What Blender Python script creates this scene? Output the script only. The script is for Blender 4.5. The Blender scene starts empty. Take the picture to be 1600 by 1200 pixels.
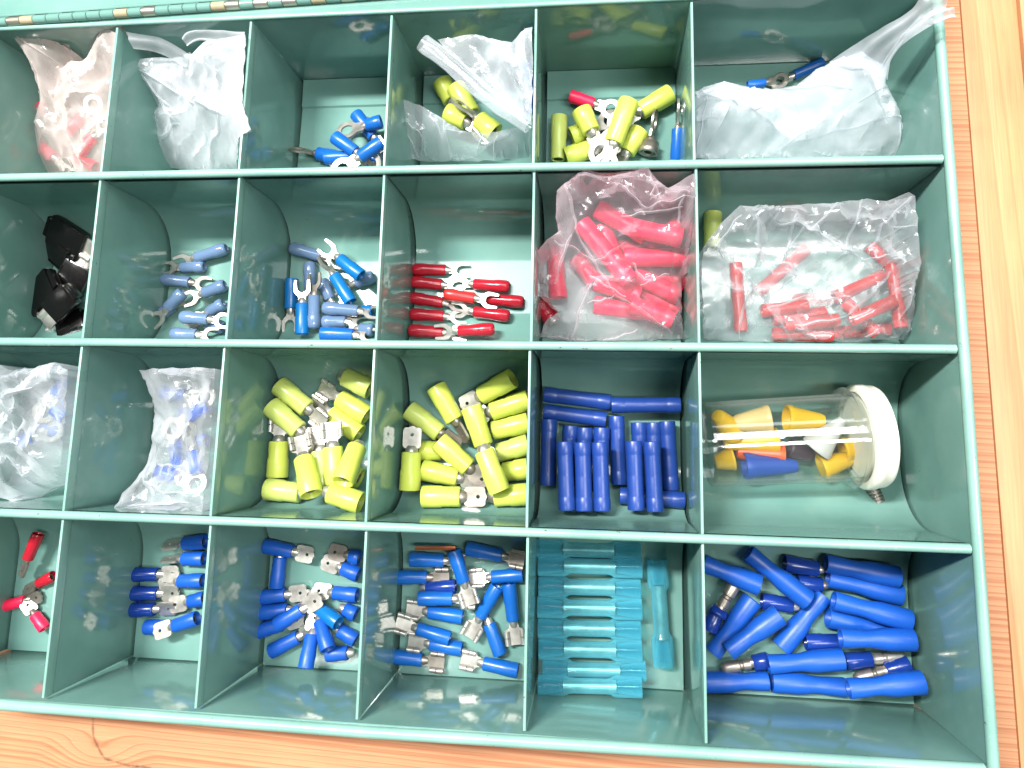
import bpy, bmesh, math, random
from mathutils import Vector, Matrix, noise
from mathutils.geometry import delaunay_2d_cdt

MM = 0.001
sc = bpy.context.scene
col = sc.collection

# ------------------------------------------------------------------ camera, world, lamps, exposure
F_PX, CX, CY = 1100.0, 804.1, 507.9          # lens solved from the box's own right angles
CAM = Vector((-32.78, -143.04, 269.73))      # mm, the bench top is z = 0
_w = Vector((-0.149, -0.109, -0.013))
RW = Matrix.Rotation(_w.length, 3, _w.normalized())      # world -> camera
RT = RW.transposed()
cam_d = bpy.data.cameras.new('camera')
cam = bpy.data.objects.new('camera', cam_d)
col.objects.link(cam)
cam.matrix_world = Matrix.Translation(CAM * MM) @ RT.to_4x4()
cam_d.sensor_width = 36.0
cam_d.lens = F_PX / 1600.0 * 36.0
cam_d.shift_x = (800.0 - CX) / 1600.0
cam_d.shift_y = (CY - 600.0) / 1600.0
cam_d.clip_start = 0.01
cam_d.clip_end = 20.0
sc.camera = cam

world = bpy.data.worlds.new('World')
sc.world = world
world.use_nodes = True
bg = world.node_tree.nodes['Background']
bg.inputs[0].default_value = (0.86, 0.93, 1.0, 1)
bg.inputs[1].default_value = 0.05


def area_lamp(name, loc, target, sx, sy, watts, colour):
    l = bpy.data.lights.new(name, 'AREA')
    l.shape = 'RECTANGLE'
    l.size, l.size_y = sx, sy
    l.energy = watts
    l.color = colour
    o = bpy.data.objects.new(name, l)
    col.objects.link(o)
    o.location = loc
    if target: o.rotation_euler = (Vector(target) - Vector(loc)).to_track_quat('-Z', 'Y').to_euler()
    return o


area_lamp('ceiling_tube', (-0.43, 0.17, 0.95), None, 0.30, 0.06, 19, (1.0, 0.98, 0.95))
area_lamp('ceiling_tube', (0.56, -0.28, 1.30), None, 0.66, 0.16, 10, (1.0, 0.98, 0.95))
area_lamp('added_back_fill', (0.5, 1.2, 1.0), (0.0, 0.0, 0), 0.6, 0.6, 4, (0.95, 0.98, 1.0))  # added fill from behind to brighten the lid, no real window
area_lamp('ceiling_panel', (0.10, 0.40, 1.45), None, 1.1, 0.5, 14, (0.97, 0.99, 1.0))

sc.view_settings.view_transform = 'Standard'
sc.view_settings.look = 'None'
sc.view_settings.exposure = 0.42
sc.view_settings.gamma = 1.0
sc.render.engine = 'CYCLES'
sc.cycles.max_bounces = 5
sc.cycles.diffuse_bounces = 2
sc.cycles.glossy_bounces = 2
sc.cycles.transmission_bounces = 6
sc.cycles.transparent_max_bounces = 12
sc.cycles.use_adaptive_sampling = True
sc.cycles.adaptive_threshold = 0.02
sc.cycles.use_denoising = True
sc.cycles.sample_clamp_indirect = 6.0

# ------------------------------------------------------------------ helpers
FLOOR = 5.0        # mm, compartment floor above the bench
RIM = 51.0


def on_plane(x, y, z):
    """point (mm) of the level plane z that photograph position x, y looks at"""
    d = RT @ Vector(((x - CX) / F_PX, -(y - CY) / F_PX, -1.0))
    t = (z - CAM.z) / d.z
    return CAM + d * t


def P(x, y, h):
    return on_plane(x, y, FLOOR + h)


def trough_top(x, y):
    """height (mm) of the trough surface below x, y"""
    row = 0
    for k in range(4):
        if Y[k + 1] <= y <= Y[k]: row = k
    R_ = 20.0
    z = FLOOR
    for curved, yc, sgn in ((row > 0, Y[row] - 0.9 - R_, 1), (row < 3, Y[row + 1] + 0.9 + R_, -1)):
        dy = (y - yc) * sgn
        if curved and dy > 0:
            z = max(z, FLOOR + R_ - math.sqrt(max(0.0, R_ * R_ - min(dy, R_) ** 2)) if dy < R_ - 0.2 else 40.0)
    return z


def PB(x, y, h):
    """like P but never below the trough surface"""
    p = P(x, y, h)
    for _ in range(60):
        if not (X[0] < p.x < X[6] and Y[4] < p.y < Y[0]) or p.z >= trough_top(p.x, p.y) + 0.6 or h > 44: break
        h += 0.7
        p = P(x, y, h)
    return p


def tag(o, label=None, cat=None, group=None, kind=None):
    if label: o['label'] = label
    if cat: o['category'] = cat
    if group: o['group'] = group
    if kind: o['kind'] = kind
    return o


def link(name, me, parent=None, mat=None):
    o = bpy.data.objects.new(name, me)
    col.objects.link(o)
    if parent is not None: o.parent = parent
    if mat is not None and not me.materials: me.materials.append(mat)
    return o


def empty(name, loc=(0, 0, 0)):
    o = bpy.data.objects.new(name, None)
    o.empty_display_size = 0.01
    col.objects.link(o)
    o.location = Vector(loc) * MM
    return o


def mesh_of(name, verts, faces, smooth=True, mat=None, sharp=None):
    me = bpy.data.meshes.new(name)
    me.from_pydata([tuple(Vector(v) * MM) for v in verts], [], faces)
    if smooth:
        me.polygons.foreach_set('use_smooth', [True] * len(me.polygons))
        if sharp is not None:
            me.set_sharp_from_angle(angle=math.radians(sharp))
    if mat is not None: me.materials.append(mat)
    me.update()
    return me


class MB:
    """collects shapes (mm) that become one mesh"""
    def __init__(self):
        self.v, self.f = [], []

    def add(self, v, f):
        n = len(self.v)
        self.v += [tuple(q) for q in v]
        self.f += [tuple(i + n for i in q) for q in f]

    def box(self, x0, x1, y0, y1, z0, z1):
        v = [(x, y, z) for z in (z0, z1) for y in (y0, y1) for x in (x0, x1)]
        self.add(v, [(0, 2, 3, 1), (4, 5, 7, 6), (0, 1, 5, 4), (2, 6, 7, 3), (0, 4, 6, 2), (1, 3, 7, 5)])

    def chamfer_box(self, x0, x1, y0, y1, z0, z1, c):
        bm = bmesh.new()
        bmesh.ops.create_cube(bm, size=1)
        for q in bm.verts:
            q.co = Vector(((x0 + x1) / 2 + q.co.x * (x1 - x0), (y0 + y1) / 2 + q.co.y * (y1 - y0), (z0 + z1) / 2 + q.co.z * (z1 - z0)))
        bmesh.ops.bevel(bm, geom=bm.edges[:], offset=c, segments=2, profile=0.6, affect='EDGES')
        bm.verts.index_update()
        self.add([q.co.copy() for q in bm.verts], [[q.index for q in f.verts] for f in bm.faces])
        bm.free()

    def lathe(self, prof, n=20, closed=False, phase=0.0, rmod=None):
        """profile of (x, r) turned about the x axis"""
        v, f = [], []
        m = len(prof)
        for x, r in prof:
            for k in range(n):
                a = 2 * math.pi * k / n + phase
                rr = r * (rmod(x, a) if rmod else 1)
                v.append((x, rr * math.cos(a), rr * math.sin(a)))
        for i in range(m if closed else m - 1):
            j = (i + 1) % m
            for k in range(n):
                k2 = (k + 1) % n
                f.append((i * n + k, j * n + k, j * n + k2, i * n + k2))
        self.add(v, f)

    def tube(self, pts, r, n=10, caps=True):
        pts = [Vector(p) for p in pts]
        v, f = [], []
        up = Vector((0, 0, 1))
        for i, p in enumerate(pts):
            d = (pts[min(i + 1, len(pts) - 1)] - pts[max(i - 1, 0)]).normalized()
            u = up if abs(d.dot(up)) < 0.95 else Vector((1, 0, 0))
            s = d.cross(u).normalized()
            t = s.cross(d)
            for k in range(n):
                a = 2 * math.pi * k / n
                v.append(p + (s * math.cos(a) + t * math.sin(a)) * r)
        for i in range(len(pts) - 1):
            for k in range(n):
                k2 = (k + 1) % n
                f.append((i * n + k, i * n + k2, (i + 1) * n + k2, (i + 1) * n + k))
        if caps:
            f.append(tuple(range(n - 1, -1, -1)))
            m = (len(pts) - 1) * n
            f.append(tuple(range(m, m + n)))
        self.add(v, f)

    def extrude(self, outline, z0, z1):
        n = len(outline)
        v = [(x, y, z0) for x, y in outline] + [(x, y, z1) for x, y in outline]
        f = [tuple(range(n - 1, -1, -1)), tuple(range(n, 2 * n))]
        f += [(i, (i + 1) % n, n + (i + 1) % n, n + i) for i in range(n)]
        self.add(v, f)

    def radial(self, cx, outer, inner, n, z0, z1):
        """plate with a round hole about (cx, 0); outer(angle) is the outline"""
        v = []
        for z in (z0, z1):
            for fn in (outer, inner):
                for k in range(n):
                    a = 2 * math.pi * k / n
                    r = fn(a)
                    v.append((cx + r * math.cos(a), r * math.sin(a), z))
        f = []
        for k in range(n):
            j = (k + 1) % n
            f.append((2 * n + k, 2 * n + j, 3 * n + j, 3 * n + k))
            f.append((k, n + k, n + j, j))
            f.append((k, j, 2 * n + j, 2 * n + k))
            f.append((n + k, 3 * n + k, 3 * n + j, n + j))
        self.add(v, f)

    def mesh(self, name, mat=None, smooth=True, sharp=35):
        return mesh_of(name, self.v, self.f, smooth, mat, sharp)


# ------------------------------------------------------------------ materials
def lin(c):
    return tuple(((x / 255.0) / 12.92 if x / 255.0 <= 0.04045 else ((x / 255.0 + 0.055) / 1.055) ** 2.4) for x in c) + (1,)


def nodes_of(name):
    m = bpy.data.materials.new(name)
    m.use_nodes = True
    nt = m.node_tree
    return m, nt, nt.nodes['Principled BSDF'], nt.nodes['Material Output']


def new(nt, kind, **kw):
    n = nt.nodes.new(kind)
    for k, v in kw.items():
        if k.startswith('i_'):
            n.inputs[k[2:].replace('_', ' ')].default_value = v
        else:
            setattr(n, k, v)
    return n


def plastic(name, rgb, rough=0.35, var=0.12, bump=0.15, scale=260, sss=0.0, trans=0.0, spec=0.5, coat=0.0):
    m, nt, b, out = nodes_of(name)
    L = nt.links.new
    tc = new(nt, 'ShaderNodeTexCoord')
    oi = new(nt, 'ShaderNodeObjectInfo')
    no = new(nt, 'ShaderNodeTexNoise', i_Scale=scale, i_Detail=4.0)
    L(tc.outputs['Object'], no.inputs['Vector'])
    hsv = new(nt, 'ShaderNodeHueSaturation')
    hsv.inputs['Color'].default_value = lin(rgb)
    ma = new(nt, 'ShaderNodeMath', operation='MULTIPLY_ADD')
    ma.inputs[1].default_value = var
    ma.inputs[2].default_value = 1 - var / 2
    mx = new(nt, 'ShaderNodeMath', operation='ADD')
    L(no.outputs['Fac'], mx.inputs[0])
    L(oi.outputs['Random'], mx.inputs[1])
    hf = new(nt, 'ShaderNodeMath', operation='MULTIPLY')
    hf.inputs[1].default_value = 0.5
    L(mx.outputs[0], hf.inputs[0])
    L(hf.outputs[0], ma.inputs[0])
    L(ma.outputs[0], hsv.inputs['Value'])
    L(hsv.outputs[0], b.inputs['Base Color'])
    rr = new(nt, 'ShaderNodeMapRange')
    rr.inputs['To Min'].default_value = max(0.02, rough - 0.08)
    rr.inputs['To Max'].default_value = rough + 0.1
    L(no.outputs['Fac'], rr.inputs['Value'])
    L(rr.outputs[0], b.inputs['Roughness'])
    b.inputs['Specular IOR Level'].default_value = spec
    b.inputs['Coat Weight'].default_value = coat
    if sss:
        b.inputs['Subsurface Weight'].default_value = sss
        b.inputs['Subsurface Radius'].default_value = (0.002, 0.002, 0.002)
        b.inputs['Subsurface Scale'].default_value = 1.0
    if trans:
        b.inputs['Transmission Weight'].default_value = trans
        b.inputs['IOR'].default_value = 1.2
    if bump:
        bp = new(nt, 'ShaderNodeBump')
        bp.inputs['Strength'].default_value = bump
        bp.inputs['Distance'].default_value = 0.0003
        L(no.outputs['Fac'], bp.inputs['Height'])
        L(bp.outputs[0], b.inputs['Normal'])
    return m


def metal(name, rgb, rough=0.28, var=0.35, scale=180):
    m, nt, b, out = nodes_of(name)
    L = nt.links.new
    tc = new(nt, 'ShaderNodeTexCoord')
    no = new(nt, 'ShaderNodeTexNoise', i_Scale=scale, i_Detail=5.0)
    L(tc.outputs['Object'], no.inputs['Vector'])
    hsv = new(nt, 'ShaderNodeHueSaturation')
    hsv.inputs['Color'].default_value = lin(rgb)
    mr = new(nt, 'ShaderNodeMapRange')
    mr.inputs['From Min'].default_value = 0.3
    mr.inputs['From Max'].default_value = 0.7
    mr.inputs['To Min'].default_value = 1 - var
    mr.inputs['To Max'].default_value = 1.1
    L(no.outputs['Fac'], mr.inputs['Value'])
    L(mr.outputs[0], hsv.inputs['Value'])
    L(hsv.outputs[0], b.inputs['Base Color'])
    b.inputs['Metallic'].default_value = 0.8
    r2 = new(nt, 'ShaderNodeMapRange')
    r2.inputs['To Min'].default_value = rough - 0.1
    r2.inputs['To Max'].default_value = rough + 0.2
    L(no.outputs['Fac'], r2.inputs['Value'])
    L(r2.outputs[0], b.inputs['Roughness'])
    return m


def paint(name, rgb, rough=0.2, chip=0.735):
    """old hammered enamel: slight orange peel, faint blotches, a few scuffs"""
    m, nt, b, out = nodes_of(name)
    L = nt.links.new
    tc = new(nt, 'ShaderNodeTexCoord')
    n1 = new(nt, 'ShaderNodeTexNoise', i_Scale=38.0, i_Detail=6.0)
    n2 = new(nt, 'ShaderNodeTexNoise', i_Scale=900.0, i_Detail=2.0)
    n3 = new(nt, 'ShaderNodeTexNoise', i_Scale=420.0, i_Detail=3.0, i_Roughness=0.7)
    for q in (n1, n2, n3): L(tc.outputs['Object'], q.inputs['Vector'])
    cr = new(nt, 'ShaderNodeValToRGB')
    c = lin(rgb)
    cr.color_ramp.elements[0].color = (c[0] * 0.80, c[1] * 0.86, c[2] * 0.86, 1)
    cr.color_ramp.elements[1].color = (c[0] * 1.16, c[1] * 1.1, c[2] * 1.1, 1)
    cr.color_ramp.elements[0].position = 0.3
    cr.color_ramp.elements[1].position = 0.7
    L(n1.outputs['Fac'], cr.inputs['Fac'])
    # rare dark specks / chips
    ch = new(nt, 'ShaderNodeValToRGB')
    ch.color_ramp.elements[0].position = chip
    ch.color_ramp.elements[0].color = (0, 0, 0, 1)
    ch.color_ramp.elements[1].position = chip + 0.025
    L(n3.outputs['Fac'], ch.inputs['Fac'])
    mix = new(nt, 'ShaderNodeMix', data_type='RGBA')
    mix.inputs['B'].default_value = (0.10, 0.075, 0.05, 1)
    L(ch.outputs[0], mix.inputs['Factor'])
    L(cr.outputs[0], mix.inputs['A'])
    L(mix.outputs['Result'], b.inputs['Base Color'])
    mr = new(nt, 'ShaderNodeMapRange')
    mr.inputs['To Min'].default_value = rough - 0.03
    mr.inputs['To Max'].default_value = rough + 0.07
    L(n1.outputs['Fac'], mr.inputs['Value'])
    L(mr.outputs[0], b.inputs['Roughness'])
    b.inputs['Specular IOR Level'].default_value = 0.62
    bp = new(nt, 'ShaderNodeBump')
    bp.inputs['Strength'].default_value = 0.06
    bp.inputs['Distance'].default_value = 0.0001
    L(n2.outputs['Fac'], bp.inputs['Height'])
    L(bp.outputs[0], b.inputs['Normal'])
    return m


def mirror_share(nt, extra=0.0, f0=0.04):
    """share of light a thin sheet mirrors, the same from either side"""
    L = nt.links.new
    lw = new(nt, 'ShaderNodeLayerWeight', i_Blend=0.5)
    p5 = new(nt, 'ShaderNodeMath', operation='POWER')
    p5.inputs[1].default_value = 5.0
    L(lw.outputs['Facing'], p5.inputs[0])
    ma = new(nt, 'ShaderNodeMath', operation='MULTIPLY_ADD', use_clamp=True)
    ma.inputs[1].default_value = 1 - f0 - extra
    ma.inputs[2].default_value = f0 + extra
    L(p5.outputs[0], ma.inputs[0])
    return ma.outputs[0]


def film(name, rgb=(240, 243, 248), haze=0.25, edge=0.75, rough=0.12, gloss=0.35):
    """thin plastic film: clear face-on, whiter where one looks along it, shiny creases"""
    m, nt, b, out = nodes_of(name)
    L = nt.links.new
    nt.nodes.remove(b)
    tc = new(nt, 'ShaderNodeTexCoord')
    no = new(nt, 'ShaderNodeTexNoise', i_Scale=70.0, i_Detail=5.0)
    L(tc.outputs['Object'], no.inputs['Vector'])
    lw = new(nt, 'ShaderNodeLayerWeight', i_Blend=0.35)
    tr = new(nt, 'ShaderNodeBsdfTransparent')
    tr.inputs[0].default_value = (0.97, 0.98, 0.98, 1)
    df = new(nt, 'ShaderNodeBsdfDiffuse')
    df.inputs[0].default_value = lin(rgb)
    tl = new(nt, 'ShaderNodeBsdfTranslucent')
    tl.inputs[0].default_value = lin(rgb)
    sc_ = new(nt, 'ShaderNodeMixShader')
    sc_.inputs[0].default_value = 0.3
    L(df.outputs[0], sc_.inputs[1]); L(tl.outputs[0], sc_.inputs[2])
    mr = new(nt, 'ShaderNodeMapRange')
    mr.inputs['From Min'].default_value = 0.15
    mr.inputs['From Max'].default_value = 0.95
    mr.inputs['To Min'].default_value = haze
    mr.inputs['To Max'].default_value = edge
    L(lw.outputs['Facing'], mr.inputs['Value'])
    nm = new(nt, 'ShaderNodeMath', operation='MULTIPLY_ADD')
    nm.inputs[1].default_value = 0.9
    nm.inputs[2].default_value = 0.55
    L(no.outputs['Fac'], nm.inputs[0])
    mu = new(nt, 'ShaderNodeMath', operation='MULTIPLY', use_clamp=True)
    L(mr.outputs[0], mu.inputs[0]); L(nm.outputs[0], mu.inputs[1])
    m1 = new(nt, 'ShaderNodeMixShader')
    L(mu.outputs[0], m1.inputs[0]); L(tr.outputs[0], m1.inputs[1]); L(sc_.outputs[0], m1.inputs[2])
    gl = new(nt, 'ShaderNodeBsdfGlossy')
    gl.inputs['Roughness'].default_value = rough
    m2 = new(nt, 'ShaderNodeMixShader')
    L(mirror_share(nt, gloss * 0.06), m2.inputs[0]); L(m1.outputs[0], m2.inputs[1]); L(gl.outputs[0], m2.inputs[2])
    bp = new(nt, 'ShaderNodeBump')
    n2 = new(nt, 'ShaderNodeTexNoise', i_Scale=55.0, i_Detail=2.0, i_Roughness=0.5)
    L(tc.outputs['Object'], n2.inputs['Vector'])
    bp.inputs['Strength'].default_value = 0.35
    bp.inputs['Distance'].default_value = 0.004
    L(n2.outputs['Fac'], bp.inputs['Height'])
    L(bp.outputs[0], gl.inputs['Normal'])
    L(m2.outputs[0], out.inputs['Surface'])
    return m


def clear_wall(name, tint=(0.93, 0.96, 0.95, 1), haze=0.015):
    m, nt, b, out = nodes_of(name)
    L = nt.links.new
    nt.nodes.remove(b)
    tr = new(nt, 'ShaderNodeBsdfTransparent')
    tr.inputs[0].default_value = tint
    df = new(nt, 'ShaderNodeBsdfDiffuse')
    df.inputs[0].default_value = (0.7, 0.72, 0.68, 1)
    lw = new(nt, 'ShaderNodeLayerWeight', i_Blend=0.25)
    mr = new(nt, 'ShaderNodeMapRange')
    mr.inputs['From Min'].default_value = 0.3
    mr.inputs['To Min'].default_value = haze
    mr.inputs['To Max'].default_value = 0.7
    L(lw.outputs['Facing'], mr.inputs['Value'])
    m1 = new(nt, 'ShaderNodeMixShader')
    L(mr.outputs[0], m1.inputs[0]); L(tr.outputs[0], m1.inputs[1]); L(df.outputs[0], m1.inputs[2])
    gl = new(nt, 'ShaderNodeBsdfGlossy')
    gl.inputs['Roughness'].default_value = 0.06
    m2 = new(nt, 'ShaderNodeMixShader')
    L(mirror_share(nt, 0.05), m2.inputs[0]); L(m1.outputs[0], m2.inputs[1]); L(gl.outputs[0], m2.inputs[2])
    L(m2.outputs[0], out.inputs['Surface'])
    return m


def tinted(name, rgb, clear=0.8, rough=0.1):
    """glossy see-through coloured plastic"""
    m, nt, b, out = nodes_of(name)
    L = nt.links.new
    b.inputs['Base Color'].default_value = lin(rgb)
    b.inputs['Roughness'].default_value = rough
    b.inputs['Coat Weight'].default_value = 0.4
    tr = new(nt, 'ShaderNodeBsdfTransparent')
    c = lin(rgb)
    tr.inputs[0].default_value = (min(1, c[0] ** 0.4), min(1, c[1] ** 0.4), min(1, c[2] ** 0.4), 1)
    lw = new(nt, 'ShaderNodeLayerWeight', i_Blend=0.4)
    mr = new(nt, 'ShaderNodeMapRange')
    mr.inputs['To Min'].default_value = 1 - clear
    mr.inputs['To Max'].default_value = 1.0
    L(lw.outputs['Facing'], mr.inputs['Value'])
    mx = new(nt, 'ShaderNodeMixShader')
    L(mr.outputs[0], mx.inputs[0]); L(tr.outputs[0], mx.inputs[1]); L(b.outputs[0], mx.inputs[2])
    L(mx.outputs[0], out.inputs['Surface'])
    return m


def wood(name, light, dark, axis, ring=3.4, crack=None, seed=0.0):
    """softwood board: growth-ring stripes along one axis, pores, optional knot and crack"""
    m, nt, b, out = nodes_of(name)
    L = nt.links.new
    ge = new(nt, 'ShaderNodeNewGeometry')
    mp = new(nt, 'ShaderNodeMapping')
    mp.inputs['Location'].default_value = (seed, seed * 0.7, 0)
    L(ge.outputs['Position'], mp.inputs['Vector'])
    st = new(nt, 'ShaderNodeMapping')
    st.inputs['Scale'].default_value = (3.0, 40.0, 1.0) if axis == 'x' else (40.0, 3.0, 1.0)
    L(mp.outputs[0], st.inputs['Vector'])
    n1 = new(nt, 'ShaderNodeTexNoise', i_Scale=1.0, i_Detail=3.0)          # slow wander of the rings
    L(st.outputs[0], n1.inputs['Vector'])
    sep = new(nt, 'ShaderNodeSeparateXYZ')
    L(mp.outputs[0], sep.inputs[0])
    acr = sep.outputs['Y' if axis == 'x' else 'X']
    alo = sep.outputs['X' if axis == 'x' else 'Y']
    k = new(nt, 'ShaderNodeMath', operation='MULTIPLY_ADD')
    k.inputs[1].default_value = 0.035
    L(alo, k.inputs[0]); L(acr, k.inputs[2])
    ph = new(nt, 'ShaderNodeMath', operation='MULTIPLY_ADD')
    ph.inputs[1].default_value = 0.005
    L(n1.outputs['Fac'], ph.inputs[0]); L(k.outputs[0], ph.inputs[2])
    src = ph.outputs[0]
    if crack:
        kx, ky = crack[0]
        ds = new(nt, 'ShaderNodeVectorMath', operation='DISTANCE')
        fl = new(nt, 'ShaderNodeMapping')
        fl.inputs['Scale'].default_value = (0.45, 1.0, 0.0)
        L(ge.outputs['Position'], fl.inputs['Vector'])
        L(fl.outputs[0], ds.inputs[0])
        ds.inputs[1].default_value = (kx * 0.45, ky, 0)
        ex = new(nt, 'ShaderNodeMapRange')
        ex.interpolation_type = 'SMOOTHSTEP'
        ex.inputs['From Min'].default_value = 0.0
        ex.inputs['From Max'].default_value = 0.012
        ex.inputs['To Min'].default_value = 0.007
        ex.inputs['To Max'].default_value = 0.0
        L(ds.outputs['Value'], ex.inputs['Value'])
        ad = new(nt, 'ShaderNodeMath', operation='ADD')
        L(src, ad.inputs[0]); L(ex.outputs[0], ad.inputs[1])
        src = ad.outputs[0]
    sq = new(nt, 'ShaderNodeMath', operation='MULTIPLY')
    sq.inputs[1].default_value = 1000.0 / ring
    L(src, sq.inputs[0])
    cmb = new(nt, 'ShaderNodeCombineXYZ')
    L(sq.outputs[0], cmb.inputs['X'])
    n2 = new(nt, 'ShaderNodeTexNoise', noise_dimensions='1D')
    n2.inputs['Scale'].default_value = 1.0
    n2.inputs['Detail'].default_value = 2.0
    L(sq.outputs[0], n2.inputs['W'])
    pp = new(nt, 'ShaderNodeMath', operation='MULTIPLY_ADD')
    pp.inputs[1].default_value = 1.6
    L(n2.outputs['Fac'], pp.inputs[0]); L(sq.outputs[0], pp.inputs[2])
    fr = new(nt, 'ShaderNodeMath', operation='FRACT')
    L(pp.outputs[0], fr.inputs[0])
    cr = new(nt, 'ShaderNodeValToRGB')
    e = cr.color_ramp.elements
    e[0].position = 0.0; e[0].color = lin(light)
    e[1].position = 1.0; e[1].color = lin(light)
    a = e.new(0.62); a.color = tuple((x * 0.65 + y * 0.35) for x, y in zip(lin(light), lin(dark)))
    a = e.new(0.86); a.color = lin(dark)
    L(fr.outputs[0], cr.inputs['Fac'])
    # fibres
    s3 = new(nt, 'ShaderNodeMapping')
    s3.inputs['Scale'].default_value = (40.0, 1400.0, 1.0) if axis == 'x' else (1400.0, 40.0, 1.0)
    L(mp.outputs[0], s3.inputs['Vector'])
    n3 = new(nt, 'ShaderNodeTexNoise', i_Scale=1.0, i_Detail=4.0)
    L(s3.outputs[0], n3.inputs['Vector'])
    n4 = new(nt, 'ShaderNodeTexNoise', i_Scale=16.0, i_Detail=4.0)
    L(mp.outputs[0], n4.inputs['Vector'])
    av = new(nt, 'ShaderNodeMath', operation='MULTIPLY_ADD')
    av.inputs[1].default_value = 0.5
    hv = new(nt, 'ShaderNodeMath', operation='MULTIPLY_ADD')
    hv.inputs[1].default_value = 0.5
    hv.inputs[2].default_value = 0.5
    L(n4.outputs['Fac'], hv.inputs[0])
    L(n3.outputs['Fac'], av.inputs[0]); L(hv.outputs[0], av.inputs[2])
    hs = new(nt, 'ShaderNodeHueSaturation')
    L(av.outputs[0], hs.inputs['Value'])
    L(cr.outputs[0], hs.inputs['Color'])
    last = hs.outputs[0]
    if crack:
        w = new(nt, 'ShaderNodeTexNoise', i_Scale=300.0, i_Detail=3.0)
        L(ge.outputs['Position'], w.inputs['Vector'])
        pts = crack
        dmin = None
        for i in range(1, len(pts) - 1):
            (ax, ay), (bx, by) = pts[i], pts[i + 1]
            seg = Vector((bx - ax, by - ay))
            ang = math.atan2(seg.y, seg.x)
            mm_ = new(nt, 'ShaderNodeMapping', vector_type='TEXTURE')
            mm_.inputs['Location'].default_value = ((ax + bx) / 2, (ay + by) / 2, 0)
            mm_.inputs['Rotation'].default_value = (0, 0, ang)
            L(ge.outputs['Position'], mm_.inputs['Vector'])
            sp = new(nt, 'ShaderNodeSeparateXYZ')
            L(mm_.outputs[0], sp.inputs[0])
            au = new(nt, 'ShaderNodeMath', operation='ABSOLUTE'); L(sp.outputs['X'], au.inputs[0])
            su = new(nt, 'ShaderNodeMath', operation='SUBTRACT'); su.inputs[1].default_value = seg.length / 2
            L(au.outputs[0], su.inputs[0])
            mxx = new(nt, 'ShaderNodeMath', operation='MAXIMUM'); mxx.inputs[1].default_value = 0
            L(su.outputs[0], mxx.inputs[0])
            av2 = new(nt, 'ShaderNodeMath', operation='ABSOLUTE'); L(sp.outputs['Y'], av2.inputs[0])
            hy = new(nt, 'ShaderNodeMath', operation='ADD')
            L(mxx.outputs[0], hy.inputs[0]); L(av2.outputs[0], hy.inputs[1])
            if dmin is None: dmin = hy.outputs[0]
            else:
                mi = new(nt, 'ShaderNodeMath', operation='MINIMUM')
                L(dmin, mi.inputs[0]); L(hy.outputs[0], mi.inputs[1]); dmin = mi.outputs[0]
        wob = new(nt, 'ShaderNodeMath', operation='MULTIPLY_ADD')
        wob.inputs[1].default_value = 0.0022
        L(w.outputs['Fac'], wob.inputs[0]); L(dmin, wob.inputs[2])
        cf = new(nt, 'ShaderNodeMapRange')
        cf.inputs['From Min'].default_value = 0.0009
        cf.inputs['From Max'].default_value = 0.0019
        cf.inputs['To Min'].default_value = 0.85
        cf.inputs['To Max'].default_value = 0.0
        L(wob.outputs[0], cf.inputs['Value'])
        mx = new(nt, 'ShaderNodeMix', data_type='RGBA')
        mx.inputs['B'].default_value = lin((92, 66, 50))
        L(cf.outputs[0], mx.inputs['Factor']); L(last, mx.inputs['A'])
        last = mx.outputs['Result']
    L(last, b.inputs['Base Color'])
    b.inputs['Roughness'].default_value = 0.48
    bp = new(nt, 'ShaderNodeBump')
    bp.inputs['Strength'].default_value = 0.3
    bp.inputs['Distance'].default_value = 0.0003
    L(n3.outputs['Fac'], bp.inputs['Height'])
    L(bp.outputs[0], b.inputs['Normal'])
    return m


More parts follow.
